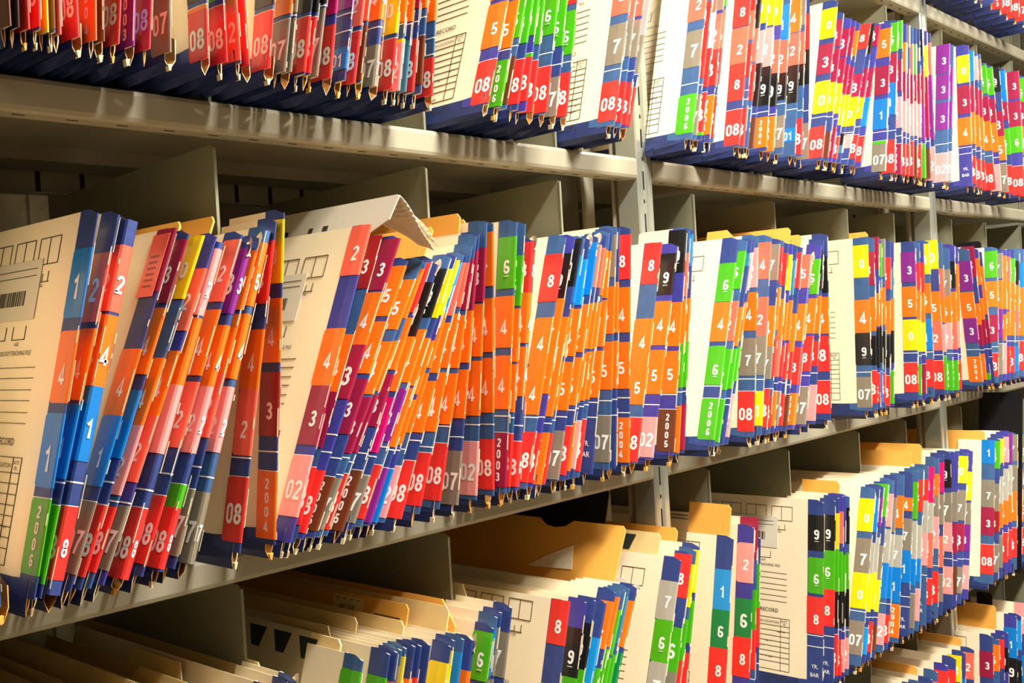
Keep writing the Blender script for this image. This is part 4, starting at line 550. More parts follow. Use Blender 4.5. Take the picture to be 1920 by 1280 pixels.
('C',1.2474,.3338,.3636,.0034,.0092,[('r','8',.2938,.3595),('g','6',.1852,.2497),('t','7',.1265,.1852),('r','8',.0665,.1225)],[],'folder tabbed red 8, green 6, grey 7, red 8 on the lower shelf'),
('C',1.2646,.3174,.366,.0034,.007,[('y','0',.2768,.3409),('g','6',.1983,.2586),('r','8',.129,.1983)],[],'folder tabbed yellow 0, green 6, red 8 on the lower shelf'),
('C',1.2882,.2762,.3672,.0034,.0034,[('y','0',.293,.3575),('g','6',.2177,.281),('r','8',.1452,.2036),('r','',.0763,.1412)],['short'],'folder tabbed yellow 0, green 6, red 8, red on the lower shelf'),
('C',1.4121,.2162,.3548,.003,.003,[('c','1',.2373,.3008),('d','6',.1778,.2373),('r','8',.1188,.1778),('r','8',.046,.1026)],['form', 'short'],'folder tabbed sky blue 1, emerald 6, red 8, red 8 on the lower shelf'),
('C',1.4923,.1752,.3575,.0034,.0092,[('p','2',.263,.3279),('d','6',.1748,.2372),('r','8',.1112,.1748),('r','08',.0298,.0885)],[],'folder tabbed pink 2, emerald 6, red 8, red 08 on the lower shelf'),
('C',1.5133,.1449,.3672,.0034,.0087,[('m','3',.3008,.3667),('g','6',.1839,.2486),('r','8',.1195,.1839),('/','',.1042,.1042),('/','',.0871,.0871),('t','',.0234,.0871)],[],'folder tabbed maroon 3, green 6, red 8, grey on the lower shelf'),
('C',1.5264,.136,.335,.0034,.011,[('g','6',.2173,.287),('r','8',.1523,.2173),('/','',.1265,.1265),('r','08',.0194,.0874)],['shortd'],'folder tabbed green 6, red 8, red 08 on the lower shelf'),
('C',1.7585,.1278,.3571,.0034,.017,[('k','9',.2647,.3291),('g','6',.1873,.2523),('r','8',.1152,.1816),('/','',.1123,.1123),('/','',.0925,.0925),('n','YB',.015,.0925)],['form', 'bar'],'folder tabbed black 9, green 6, red 8, YR BAR, 49th along the lower shelf'),
('C',1.8007,.1425,.3533,.0034,.0137,[('k','9',.2574,.3229),('g','6',.1865,.2574),('r','8',.119,.1865),('/','',.1017,.1017),('/','',.0806,.0806),('n','YB',.015,.0806)],['shortd'],'folder tabbed black 9, green 6, red 8, YR BAR, 50th along the lower shelf'),
('C',1.8158,.1432,.3569,.0034,.0046,[('y','0',.2585,.3243),('g','6',.1804,.2585),('k','9',.1144,.1804),('/','',.1028,.1028),('r','08',.0277,.1028)],['shortd'],'folder tabbed yellow 0, green 6, black 9, red 08 on the lower shelf'),
('C',1.8310,.1505,.3575,.0034,.01,[('s','2',.2654,.3247),('g','6',.177,.2506),('k','9',.1107,.177),('/','',.1068,.1068),('r','08',.0236,.0893)],['shortd'],'folder tabbed coral 2, green 6, black 9, red 08 on the lower shelf'),
('C',1.8445,.1447,.3555,.0034,.0125,[('g','6',.1741,.2421),('k','9',.1104,.1741),('/','',.1007,.1007),('p','02',.0258,.086)],['shortd'],'folder tabbed green 6, black 9, pink 02 on the lower shelf'),
('C',1.8626,.1322,.3528,.0034,.0034,[('k','9',.2597,.3277),('g','6',.1753,.2433),('k','9',.1062,.1753),('/','',.0993,.0993),('p','02',.0277,.0855)],['shortd'],'folder tabbed black 9, green 6, black 9, pink 02 on the lower shelf'),
('C',1.9128,.3229,.3618,.0034,.017,[('y','0',.2733,.3385),('t','7',.1925,.2597),('y','0',.1242,.1925),('/','',.1191,.1191),('t','07',.0369,.1009)],['form'],'folder tabbed yellow 0, grey 7, yellow 0, grey 07 on the lower shelf'),
('C',1.9346,.3176,.3625,.0034,.016,[('a','1',.2691,.3371),('l','7',.1878,.2481),('y','0',.114,.1878),('/','',.1038,.1038),('/','',.0836,.0836),('c','',.0333,.0836)],[],'folder tabbed blue 1, pale grey 7, yellow 0, sky blue on the lower shelf'),
('C',1.9546,.3126,.3603,.0034,.017,[('v','3',.2759,.3345),('l','7',.1867,.2547),('y','0',.1144,.1867),('/','',.0991,.0991),('r','08',.0321,.0909)],[],'folder tabbed purple 3, pale grey 7, yellow 0, red 08 on the lower shelf'),
('C',1.9740,.3216,.3634,.0034,.017,[('g','6',.2921,.3591),('t','7',.1672,.2356),('y','0',.1049,.1672),('/','',.0946,.0946),('w','2005',.0312,.0792)],[],'folder tabbed green 6, grey 7, yellow 0, brown 2005 on the lower shelf'),
('C',2.0132,.2929,.3636,.0034,.0163,[('p','2',.2649,.332),('l','7',.1923,.2596),('a','1',.1218,.1923),('/','',.1124,.1124),('p','02',.0315,.0925)],[],'folder tabbed pink 2, pale grey 7, blue 1, pink 02 on the lower shelf'),
('C',2.0368,.2781,.3661,.0034,.017,[('t','7',.2496,.3201),('l','7',.1799,.2456),('a','1',.1164,.1799),('/','',.1059,.1059),('r','08',.0297,.0849)],[],'folder tabbed grey 7, pale grey 7, blue 1, red 08 on the lower shelf'),
('C',2.0901,.2229,.3608,.0034,.0144,[('o','4',.2478,.3145),('l','7',.1677,.2336),('a','1',.097,.1677),('o','2004',.0269,.0938)],['shortd'],'folder tabbed orange 4, pale grey 7, blue 1, orange 2004 on the lower shelf'),
('C',2.1430,.2006,.3562,.0034,.017,[('o','4',.2737,.3015),('t','7',.1921,.2582),('a','1',.1253,.1921),('/','',.0971,.0971),('/','',.0765,.0765),('n','YB',.015,.0765)],['shortd'],'folder tabbed orange 4, grey 7, blue 1, YR BAR on the lower shelf'),
('C',2.1699,.2043,.3594,.0034,.017,[('g','6',.2526,.3311),('l','7',.1692,.2486),('a','1',.1141,.1692),('/','',.0977,.0977),('t','',.0268,.0977)],['shortd'],'folder tabbed green 6, pale grey 7, blue 1, grey on the lower shelf'),
('C',2.1938,.2181,.3611,.0034,.0034,[('r','8',.2656,.3337),('l','7',.1668,.2374),('a','1',.1179,.1668),('/','',.1035,.1035),('p','',.0374,.1035)],[],'folder tabbed red 8, pale grey 7, blue 1, pink on the lower shelf'),
('C',2.2346,.1793,.3593,.0034,.017,[('r','8',.2814,.3271),('l','7',.2108,.2814),('p','2',.1431,.2108),('/','',.1228,.1228),('n','YB',.015,.106)],[],'folder tabbed red 8, pale grey 7, pink 2, YR BAR on the lower shelf'),
('C',2.2640,.1817,.3554,.0034,.0034,[('i','3',.2733,.3514),('l','7',.2079,.2733),('s','2',.1338,.2079),('/','',.1111,.1111),('r','8',.0546,.1111)],[],'folder tabbed magenta 3, pale grey 7, coral 2, red 8 on the lower shelf'),
('C',2.3008,.1637,.3667,.0034,.017,[('o','4',.2826,.3292),('t','7',.2361,.2826),('p','2',.1667,.2361),('/','',.1299,.1299),('r','8',.0498,.1178)],[],'folder tabbed orange 4, grey 7, pink 2, red 8 on the lower shelf'),
('C',2.3285,.1644,.372,.0034,.017,[('i','3',.2842,.3514),('t','7',.2139,.2802),('s','2',.1209,.1889),('/','',.1058,.1058),('t','7',.0459,.1058)],[],'folder tabbed magenta 3, grey 7, coral 2, grey 7 on the lower shelf'),
('C',2.3912,.0992,.3707,.0034,.0056,[('k','9',.287,.3503),('t','7',.2096,.2762),('p','2',.1443,.2096),('/','',.1289,.1289),('p','02',.0497,.1111)],['shortd'],'folder tabbed black 9, grey 7, pink 2, pink 02 on the lower shelf'),
('C',2.4106,.1794,.3651,.0034,.017,[('t','',.2057,.2737),('m','3',.134,.2017),('/','',.1198,.1198),('w','',.0452,.1067)],['shortd'],'folder tabbed grey, maroon 3, brown on the lower shelf'),
('C',2.4377,.2716,.3652,.0034,.017,[('y','0',.2905,.3539),('t','7',.2045,.2745),('m','3',.1353,.1972),('/','',.1171,.1171),('t','07',.0393,.0991)],[],'folder tabbed yellow 0, grey 7, maroon 3, grey 07 on the lower shelf'),
('C',2.4829,.2342,.3628,.0034,.017,[('y','0',.2431,.3102),('t','7',.1875,.2381),('v','3',.1263,.1875),('/','',.108,.108),('p','2',.039,.0935)],[],'folder tabbed yellow 0, grey 7, purple 3, pink 2 on the lower shelf'),
('C',2.6521,.1825,.3653,.0034,.0034,[('a','1',.3066,.3648),('t','7',.2004,.2676),('m','3',.1323,.2004),('/','',.1106,.1106),('r','08',.0393,.1106)],['form', 'short'],'folder tabbed blue 1, grey 7, maroon 3, red 08 on the lower shelf'),
('C',2.6903,.184,.3649,.0034,.017,[('g','6',.2884,.357),('t','7',.1838,.2518),('b','3',.1319,.1838),('/','',.1035,.1035),('t','07',.0353,.1035)],[],'folder tabbed green 6, grey 7, crimson 3, grey 07 on the lower shelf'),
('C',2.7176,.1733,.372,.0034,.0052,[('y','0',.3005,.3602),('l','7',.199,.267),('o','4',.1401,.199),('/','',.1205,.1205),('t','',.0426,.1205)],['shortd'],'folder tabbed yellow 0, pale grey 7, orange 4, grey on the lower shelf'),
('C',2.7570,.1751,.372,.0034,.017,[('p','2',.2953,.3597),('l','7',.1994,.2793),('o','4',.1398,.1994),('/','',.12,.12),('r','3',.0465,.12)],['shortd'],'folder tabbed pink 2, pale grey 7, orange 4, red 3 on the lower shelf'),
('C',2.7851,.1768,.372,.0034,.017,[('v','3',.289,.3634),('l','7',.2084,.285),('o','4',.1416,.2084),('/','',.1217,.1217),('r','8',.0488,.1217)],['shortd'],'folder tabbed purple 3, pale grey 7, orange 4, red 8 on the lower shelf'),
('C',2.8259,.1794,.3643,.0034,.0034,[('t','7',.2904,.3588),('t','7',.213,.2809),('o','4',.1387,.213),('/','',.1212,.1212),('r','8',.0475,.1212)],[],'folder tabbed grey 7, grey 7, orange 4, red 8 on the lower shelf'),
('C',2.8678,.1817,.3584,.0034,.017,[('t','7',.2809,.3544),('t','7',.2026,.2644),('o','4',.1275,.2026),('/','',.1139,.1139),('p','',.0461,.1139)],[],'folder tabbed grey 7, grey 7, orange 4, pink on the lower shelf'),
('C',2.9193,.1844,.3527,.0034,.0105,[('g','6',.2742,.3487),('t','7',.1948,.2702),('o','5',.1187,.1948),('/','',.1049,.1049),('r','8',.0362,.1049)],[],'folder tabbed green 6, grey 7, orange 5, red 8 on the lower shelf'),
('E',2.0989,.2017,.372,.0034,.012,[('a','1',.2787,.3429),('t','7',.2149,.2747),('r','8',.1411,.2109)],['shortd'],'folder tabbed blue 1, grey 7, red 8, first along the bottom shelf'),
('E',2.1330,.2028,.3669,.0034,.017,[('k','9',.2682,.3441),('t','7',.2038,.2642),('r','8',.1292,.1998)],['shortd'],'folder tabbed black 9, grey 7, red 8 on the bottom shelf'),
('E',2.1857,.2034,.3613,.0034,.0034,[('r','8',.2631,.3292),('t','7',.1866,.2591),('r','8',.1108,.1826)],[],'folder tabbed red 8, grey 7, red 8, third along the bottom shelf'),
('E',2.2202,.1902,.3669,.0034,.017,[('s','2',.2752,.3422),('t','7',.2088,.2712),('r','8',.1208,.1888)],[],'folder tabbed coral 2, grey 7, red 8, fourth along the bottom shelf'),
('E',2.2813,.1836,.3645,.006,.017,[('r','8',.2801,.3484),('t','7',.2009,.2761),('r','8',.1112,.1792)],[],'folder tabbed red 8, grey 7, red 8, fifth along the bottom shelf'),
('E',2.3284,.1855,.3671,.0034,.017,[('r','8',.2722,.3381),('t','7',.1976,.2682),('r','8',.1065,.1745)],[],'folder tabbed red 8, grey 7, red 8, sixth along the bottom shelf'),
('E',2.3652,.1749,.3614,.0034,.0061,[('y','0',.3028,.3609),('t','7',.2096,.2776),('r','8',.1058,.1738)],['shortd'],'folder tabbed yellow 0, grey 7, red 8 on the bottom shelf'),
('E',2.3955,.1647,.3634,.0034,.017,[('a','1',.2359,.3007),('t','7',.1656,.2319),('r','8',.0958,.1616)],['shortd'],'folder tabbed blue 1, grey 7, red 8, eighth along the bottom shelf'),
('E',2.4538,.1548,.3573,.0034,.0034,[('s','2',.285,.3452),('t','7',.1952,.267),('r','8',.0883,.1563)],[],'folder tabbed coral 2, grey 7, red 8, ninth along the bottom shelf'),
('E',2.5948,.1126,.3535,.0034,.0056,[('m','3',.2516,.3131),('t','7',.1415,.2165),('r','8',.0544,.1224)],['form', 'short'],'folder tabbed maroon 3, grey 7, red 8 on the bottom shelf'),
('E',2.6393,.1128,.335,.0034,.017,[('o','5',.2545,.3182),('t','7',.1405,.2165),('r','8',.0397,.1077)],['short'],'folder tabbed orange 5, grey 7, red 8 on the bottom shelf'),
('E',2.6775,.102,.335,.0034,.017,[('r','8',.2511,.322),('t','7',.1292,.2061),('r','08',.0272,.0952)],[],'folder tabbed red 8, grey 7, red 08 on the bottom shelf'),
('E',2.7090,.1028,.335,.0034,.0034,[('k','9',.2361,.2945),('t','7',.1197,.1972),('r','08',.0167,.0847)],[],'folder tabbed black 9, grey 7, red 08 on the bottom shelf'),
('E',2.7653,.1295,.361,.0034,.0034,[('a','1',.2527,.3279),('k','9',.1871,.2527),('o','4',.1021,.1674),('r','8',.037,.0981)],['shortd'],'folder tabbed blue 1, black 9, orange 4, red 8 on the bottom shelf'),
('E',2.8025,.1181,.3542,.0034,.017,[('c','1',.2634,.3368),('k','9',.177,.2368),('o','4',.0911,.1591),('r','08',.0252,.0871)],[],'folder tabbed sky blue 1, black 9, orange 4, red 08 on the bottom shelf'),
('E',2.8443,.1332,.372,.0034,.0106,[('p','2',.2926,.3715),('a','1',.165,.2387),('o','4',.0915,.161),('r','08',.0251,.0875)],[],'folder tabbed pink 2, blue 1, orange 4, red 08 on the bottom shelf'),
('D',2.4334,.1033,.352,.0034,.017,[('r','08',.03,.095),('/','',.115,.115),('/','',.14,.14),('y','0',.156,.222),('o','4',.226,.292)],[],'folder on the topmost shelf showing only its navy underside, first along'),
('D',2.4766,.0954,.352,.0034,.017,[('r','08',.03,.095),('/','',.115,.115),('/','',.14,.14),('m','3',.156,.222),('t','7',.226,.292)],[],'folder on the topmost shelf showing only its navy underside, second along'),
('D',2.5287,.1059,.352,.0034,.017,[('r','08',.03,.095),('/','',.115,.115),('/','',.14,.14),('g','6',.156,.222),('y','0',.226,.292)],[],'folder on the topmost shelf showing only its navy underside, third along'),
('D',2.5786,.1077,.352,.0034,.017,[('r','08',.03,.095),('/','',.115,.115),('/','',.14,.14),('r','8',.156,.222),('g','6',.226,.292)],['short'],'folder on the topmost shelf showing only its navy underside, fourth along'),
('D',2.6299,.1081,.352,.0034,.017,[('r','08',.03,.095),('/','',.115,.115),('/','',.14,.14),('m','3',.156,.222),('s','2',.226,.292)],['short'],'folder on the topmost shelf showing only its navy underside, fifth along'),
('D',2.6758,.1095,.352,.0034,.017,[('r','08',.03,.095),('/','',.115,.115),('/','',.14,.14),('g','6',.156,.222),('t','7',.226,.292)],[],'folder on the topmost shelf showing only its navy underside, sixth along'),
('D',2.7264,.1107,.352,.0034,.017,[('r','08',.03,.095),('/','',.115,.115),('/','',.14,.14),('o','4',.156,.222),('r','8',.226,.292)],['shortd'],'folder on the topmost shelf showing only its navy underside, seventh along'),
('D',2.7749,.1113,.352,.0034,.017,[('e','',.0192,.0872),('t','7',.0932,.1592),('m','3',.1632,.2292),('t','7',.2332,.2992)],['shortd'],'folder tabbed teal, eighth along the topmost shelf'),
('D',2.8211,.124,.352,.0034,.017,[('r','08',.03,.095),('/','',.115,.115),('/','',.14,.14),('o','4',.156,.222),('k','9',.226,.292)],[],'folder on the topmost shelf showing only its navy underside, ninth along'),
('D',2.8761,.1254,.352,.0034,.017,[('r','08',.03,.095),('/','',.115,.115),('/','',.14,.14),('r','8',.156,.222),('r','8',.226,.292)],[],'folder on the topmost shelf showing only its navy underside, tenth along'),
('D',2.9410,.1147,.352,.0034,.017,[('r','2003',.0155,.0835),('y','0',.0895,.1555),('t','7',.1595,.2255),('k','9',.2295,.2955)],[],'folder tabbed red 2003, eleventh along the topmost shelf'),
('D',3.0081,.1166,.352,.0034,.017,[('r','08',.0155,.0835),('r','8',.0895,.1555),('k','9',.1595,.2255),('k','9',.2295,.2955)],['shortd'],'folder tabbed red 08, twelfth along the topmost shelf'),
('D',3.0734,.1181,.352,.0034,.017,[('r','08',.0155,.0835),('s','2',.0895,.1555),('k','9',.1595,.2255),('o','4',.2295,.2955)],[],'folder tabbed red 08, 13th along the topmost shelf'),
('D',3.1362,.1199,.352,.0034,.017,[('r','07',.0184,.0864),('g','6',.0924,.1584),('s','2',.1624,.2284),('y','0',.2324,.2984)],[],'folder tabbed red 07, 14th along the topmost shelf'),
('D',3.1964,.1213,.352,.0034,.0106,[('o','4',.0261,.0941),('k','9',.1001,.1661),('g','6',.1701,.2361),('s','2',.2401,.3061)],[],'folder tabbed orange 4, 15th along the topmost shelf')]
FILME = (2.77, 0.1295)
FILMX = (2.8306, 0.1794)
FILMY = (2.7691, 0.1145)
SLV = (0.6389, 0.4182)
DIVX = {('B', 0.642): 0.6408, ('B', 0.955): 0.953, ('B', 1.222): 1.2232, ('B', 1.585): 1.5839, ('B', 1.866): 1.866, ('B', 2.182): 2.182, ('B', 2.432): 2.4243, ('B', 2.783): 2.783, ('B', 3.035): 3.035, ('B', 3.33): 3.33, ('A', 0.642): 0.6392, ('A', 0.955): 0.955, ('A', 1.222): 1.2192, ('A', 1.585): 1.585, ('A', 1.866): 1.8605, ('A', 2.182): 2.182, ('A', 2.432): 2.443, ('A', 2.783): 2.783, ('A', 3.035): 3.035, ('A', 3.33): 3.33, ('C', 0.642): 0.642, ('C', 0.955): 0.955, ('C', 1.222): 1.222, ('C', 1.585): 1.585, ('C', 1.866): 1.8704, ('C', 2.182): 2.182, ('C', 2.432): 2.432, ('C', 2.783): 2.783, ('C', 3.035): 3.035, ('C', 3.33): 3.33, ('E', 0.642): 0.642, ('E', 0.955): 0.955, ('E', 1.222): 1.222, ('E', 1.585): 1.585, ('E', 1.866): 1.866, ('E', 2.182): 2.1809, ('E', 2.432): 2.432, ('E', 2.783): 2.783, ('E', 3.035): 3.035, ('E', 3.33): 3.33, ('D', 0.642): 0.642, ('D', 0.955): 0.955, ('D', 1.222): 1.222, ('D', 1.585): 1.585, ('D', 1.866): 1.866, ('D', 2.182): 2.182, ('D', 2.432): 2.4287, ('D', 2.783): 2.783, ('D', 3.035): 3.035, ('D', 3.33): 3.33}
ENVS = [
('manila envelope peeking above the yellow 0 folder in the first compartment', 'B', 0.4237, -0.03, 0.126, 0.4047, {}),
('manila envelope at the back of the first compartment, above the crumpled tabs', 'B', 0.4728, -0.02, 0.134, 0.387, {}),
('orange manila envelope rising behind the maroon and orange tabs, middle shelf', 'B', 0.8778, -0.05, 0.147, 0.1942, {}),
('orange manila envelope half hidden beside the folded white sleeve', 'B', 0.9105, -0.05, 0.14, 0.1355, {}),
('lower orange manila envelope above the orange 5 tabs, middle shelf', 'B', 0.7146, -0.055, 0.128, 0.4841, {}),
('torn manila envelope topping the pale pink pile past the first post', 'B', 1.4846, -0.06, 0.147, 0.3514, {'notch': 'slant'}),
('yellow manila envelope standing highest over the grey 7 folders, middle shelf', 'B', 1.6795, -0.06, 0.154, 0.2906, {}),
('manila envelope with printed line beside the coral 5 tabs', 'B', 1.7089, -0.06, 0.142, 0.3278, {'prints': [('lines', -0.04, 0.012)]}),
('manila envelope behind the yellow 0 and black 9 pile, middle shelf', 'B', 2.137, -0.032, 0.16, 0.1188, {}),
('wide orange manila envelope with thumb notch under the middle shelf', 'C', 1.0654, -0.045, -0.304, 0.466, {'notch': 'thumb'}),
('narrow manila envelope behind the orange 4 and green tabs, lower shelf', 'C', 1.293, -0.045, -0.33, 0.2762, {}),
('orange manila envelope tallest behind the sky blue 1 folder', 'C', 1.4164, -0.08, -0.308, 0.2162, {'prints': [('lines', 0.0, 0.018)]}),
('large orange manila envelope behind the black 9 and yellow 0 folders, lower shelf', 'C', 2.2687, -0.06, -0.309, 0.1817, {}),
('second large orange manila envelope, shorter, above the teal tabs', 'C', 2.1985, -0.06, -0.318, 0.2181, {}),
('manila envelope lying forward above the yellow 0 grey 7 folders', 'C', 1.8673, -0.068, -0.33, 0.1322, {}),
('manila envelope at the start of the farthest bay, lower shelf', 'C', 2.6568, -0.065, -0.322, 0.1825, {}),
('manila envelope with date stamp sticker reading 18 JUL 2007', 'C', 0.7624, 0.0, -0.336, 0.2896, {'prints': [('stamp', 0.085, 0.004), ('lines', 0.012, 0.02)]}),
('orange manila envelope with slanted corner beside the green 6 folders', 'C', 0.7992, -0.05, -0.335, 0.2911, {'notch': 'slant'}),
('manila sheet with a row of dark green printed shapes, before the green tab', 'C', 0.6216, -0.045, -0.337, 0.2895, {'pale': 1, 'prints': [('trap', -0.005, 0.006), ('trap', 0.045000000000000005, 0.006), ('trap', 0.095, 0.006), ('trap', 0.14500000000000002, 0.006), ('trap', 0.195, 0.006)]}),
('manila sheet with dark green printed shapes just behind the wide orange envelope', 'C', 1.2188, -0.045, -0.33, 0.345, {'pale': 1, 'prints': [('trap', 0.0, 0.006), ('trap', 0.05, 0.006), ('trap', 0.1, 0.006), ('trap', 0.15000000000000002, 0.006), ('trap', 0.2, 0.006)]}),
('orange manila envelope with printed line on the bottom shelf', 'E', 2.1904, -0.055, -0.785, 0.2034, {'prints': [('lines', -0.02, 0.02)]}),
('orange manila envelope behind the coral 2 folder, bottom shelf', 'E', 2.4584, -0.06, -0.785, 0.1548, {}),
('orange manila envelope under the black film gap, bottom shelf', 'E', 2.7136, -0.06, -0.765, 0.1028, {})]
SHEETS = [
('manila folder plain, first from the near end of the lower shelf', 'C', 0.264, 0.015, -0.3459, 0.33, {}),
('manila folder plain, second from the near end of the lower shelf', 'C', 0.2875, -0.009, -0.3456, 0.33, {}),
('manila folder plain, third from the near end of the lower shelf', 'C', 0.311, -0.006, -0.3507, 0.33, {}),
('manila folder with a cut index tab, fourth from the near end of the lower shelf', 'C', 0.3345, -0.029, -0.3397, 0.33, {'notch': 'tab'}),
('manila folder plain, fifth from the near end of the lower shelf', 'C', 0.358, -0.001, -0.3524, 0.33, {}),
('manila folder plain, sixth from the near end of the lower shelf', 'C', 0.3815, 0.018, -0.3532, 0.33, {}),
('manila folder plain, seventh from the near end of the lower shelf', 'C', 0.405, -0.039, -0.3422, 0.33, {}),
('manila folder plain, eighth from the near end of the lower shelf', 'C', 0.4285, -0.046, -0.3537, 0.33, {}),
('manila folder with a cut index tab, ninth from the near end of the lower shelf', 'C', 0.452, -0.048, -0.3506, 0.33, {'notch': 'tab'}),
('manila folder with a cut index tab, tenth from the near end of the lower shelf', 'C', 0.4755, 0.009, -0.3456, 0.33, {'notch': 'tab'}),
('manila folder plain, 11th from the near end of the lower shelf', 'C', 0.544, -0.015, -0.3447, 0.2735, {}),
('manila folder with a cut index tab, 12th from the near end of the lower shelf', 'C', 0.6673, -0.031, -0.3421, 0.2759, {'notch': 'tab'}),
('manila folder plain, 13th from the near end of the lower shelf', 'C', 0.6947, 0.009, -0.336, 0.2735, {}),
('manila folder with a cut index tab, 14th from the near end of the lower shelf', 'C', 0.7048, -0.034, -0.3413, 0.2725, {'notch': 'tab'}),
('manila folder with a cut index tab, 15th from the near end of the lower shelf', 'C', 0.718, 0.004, -0.3488, 0.274, {'notch': 'tab'}),
('manila folder plain, 16th from the near end of the lower shelf', 'C', 0.7411, -0.023, -0.3468, 0.2784, {}),
('manila folder plain, 17th from the near end of the lower shelf', 'C', 0.7872, -0.05, -0.3368, 0.2816, {}),
('manila folder plain, 18th from the near end of the lower shelf', 'C', 0.8554, -0.017, -0.3502, 0.2775, {}),
('manila folder with a cut index tab, 19th from the near end of the lower shelf', 'C', 0.8858, -0.045, -0.3364, 0.2568, {'notch': 'tab'})]

for d in FOLDERS: folder(d)

# ------------------------------------------------------------------ loose envelopes, films and sheets among the folders
def sheet(name, label, cat, lev, xb, y0, ztop, th, mt, y1=.39, thick=.0022, notch=None, group=None, prints=None, zbot=None):
    """a thin upright envelope: X = where its top edge runs, y0 = its front edge, ztop = its top (from the eye)"""
    zs = ZS[lev]; H = (ztop - zs) / math.cos(th)
    o = empty(name, (xb, 0, zs + ZO + .001), th)
    tag(o, label, cat, group)
    mb = MB()
    prof = [(y0, .008), (y0, H - .006), (y0 + .006, H)]
    if notch == 'tab': prof = [(y0, .008), (y0, H - .022), (y0 + .012, H - .018), (y0 + .05, H - .018), (y0 + .062, H), (y0 + .16, H), (y0 + .175, H - .018)]; prof += [(y1, H - .018), (y1, .008)]
    elif notch == 'thumb': prof += [(y0 + .10, H), (y0 + .115, H - .010), (y0 + .135, H - .013), (y0 + .155, H - .010), (y0 + .17, H), (y1, H), (y1, .008)]
    elif notch == 'slant': prof = [(y0, .008), (y0, H - .03), (y0 + .03, H), (y1, H), (y1, .008)]
    else: prof += [(y1, H), (y1, .008)]
    mb.prism(prof, 'x', 0, thick, 0)
    mb.box(-.0004, 0, y0 + .012, y0 + .0135, .02, H - .03, 0)           # side seam
    if notch == 'thumb':
        m2 = MB(); yy = y0 + .085
        m2.prism([(yy - .004, H - .075), (yy + .004, H - .038), (yy + .050, H - .058), (yy + .085, H - .078)], 'x', -.0016, -.0006, 0)
        tag(m2.build('paper_corner', [TORN], o), 'white paper corner')
    b = mb.build('envelope_body' if 'envelope' in name else 'sheet_body', [mt], o)
    if prints:
        mb = MB()
        for kind, a, h in prints:
            hh = H - h
            if kind == 'trap': mb.poly([(-.0006, a, hh), (-.0006, a + .036, hh), (-.0006, a + .026, hh - .024), (-.0006, a + .010, hh - .024)], 0)
            if kind == 'lines':
                for q in range(3): mb.box(-.0006, -.0003, a, a + .05 - .008 * q, hh - q * .006, hh - q * .006 + .0016, 1)
            if kind == 'stamp':
                mb.box(-.0008, -.0004, a, a + .062, hh - .024, hh, 2)
                fn = lambda u, v: (-.0011, a + .031 + u, hh - .013 - v)
                mb.glyph('18 JUL 2007', fn, 0, 0, .008, .75, 1)
                for q in range(4): mb.box(-.0011, -.0008, a + .008 + q * .014, a + .013 + q * .014, hh - .0045, hh - .0035, 1)
        tag(mb.build('printed_marks', [FILMG, INK, STAMP], o), 'dark printed marks')
    return o
FILMG = mat('dark_green_print', (38, 48, 36), rough=.6); STAMP = mat('yellowed_sticker', (240, 220, 150), rough=.6)
def env(label, lev, xb, y0, ztop, th, mt=None, **k):
    return sheet('manila_envelope', label, 'envelope', lev, xb, y0, ztop, th, mt or MANILA, **k)
DIV = [.642, .955, 1.222, 1.585, 1.866, 2.182, 2.432, 2.783, 3.035, 3.33]
GE = 'manila envelopes standing among the folders'
for e in ENVS:
    k = dict(e[6]); pale = k.pop('pale', 0)
    H = (e[4] - ZS[e[1]]); lo = e[2] - .001; hi = e[2] + math.tan(e[5]) * H + .003
    if any(lo < x + .002 and hi > x - .001 for x in DIV if not (e[1] == 'C' and x == 1.222)): k['y1'] = .0092
    if lo < 1.4475 and hi > 1.4078: k['y1'] = -.001
    env(e[0], e[1], e[2], e[3], e[4], e[5], MANILA2 if pale else MANILA, group=GE, **k)
for s in SHEETS:
    sheet('manila_folder', s[0], 'folder', s[1], s[2], s[3], s[4], s[5], MANILA2, group='plain manila folders on the lower shelf', thick=.0016, **s[6])
sheet('film_sheet', 'large black film sheet standing behind grey tabbed folders on the lower shelf', 'film', 'C', FILMX[0], -.100, -.242, FILMX[1], FILM, y1=.009)
sheet('film_sheet', 'black film sheet behind the wide orange envelope under the middle shelf', 'film', 'C', 1.19, .03, -.262, .30, FILM)
sheet('film_sheet', 'black film sheet over the bottom shelf in the farthest bay', 'film', 'E', FILME[0], -.03, -.752, FILME[1], FILM, y1=.009)
sheet('film_sheet', 'black film sheet rising behind the green 6 folder on the middle shelf', 'film', 'B', FILMY[0], -.050, .152, FILMY[1], FILM, y1=.009)
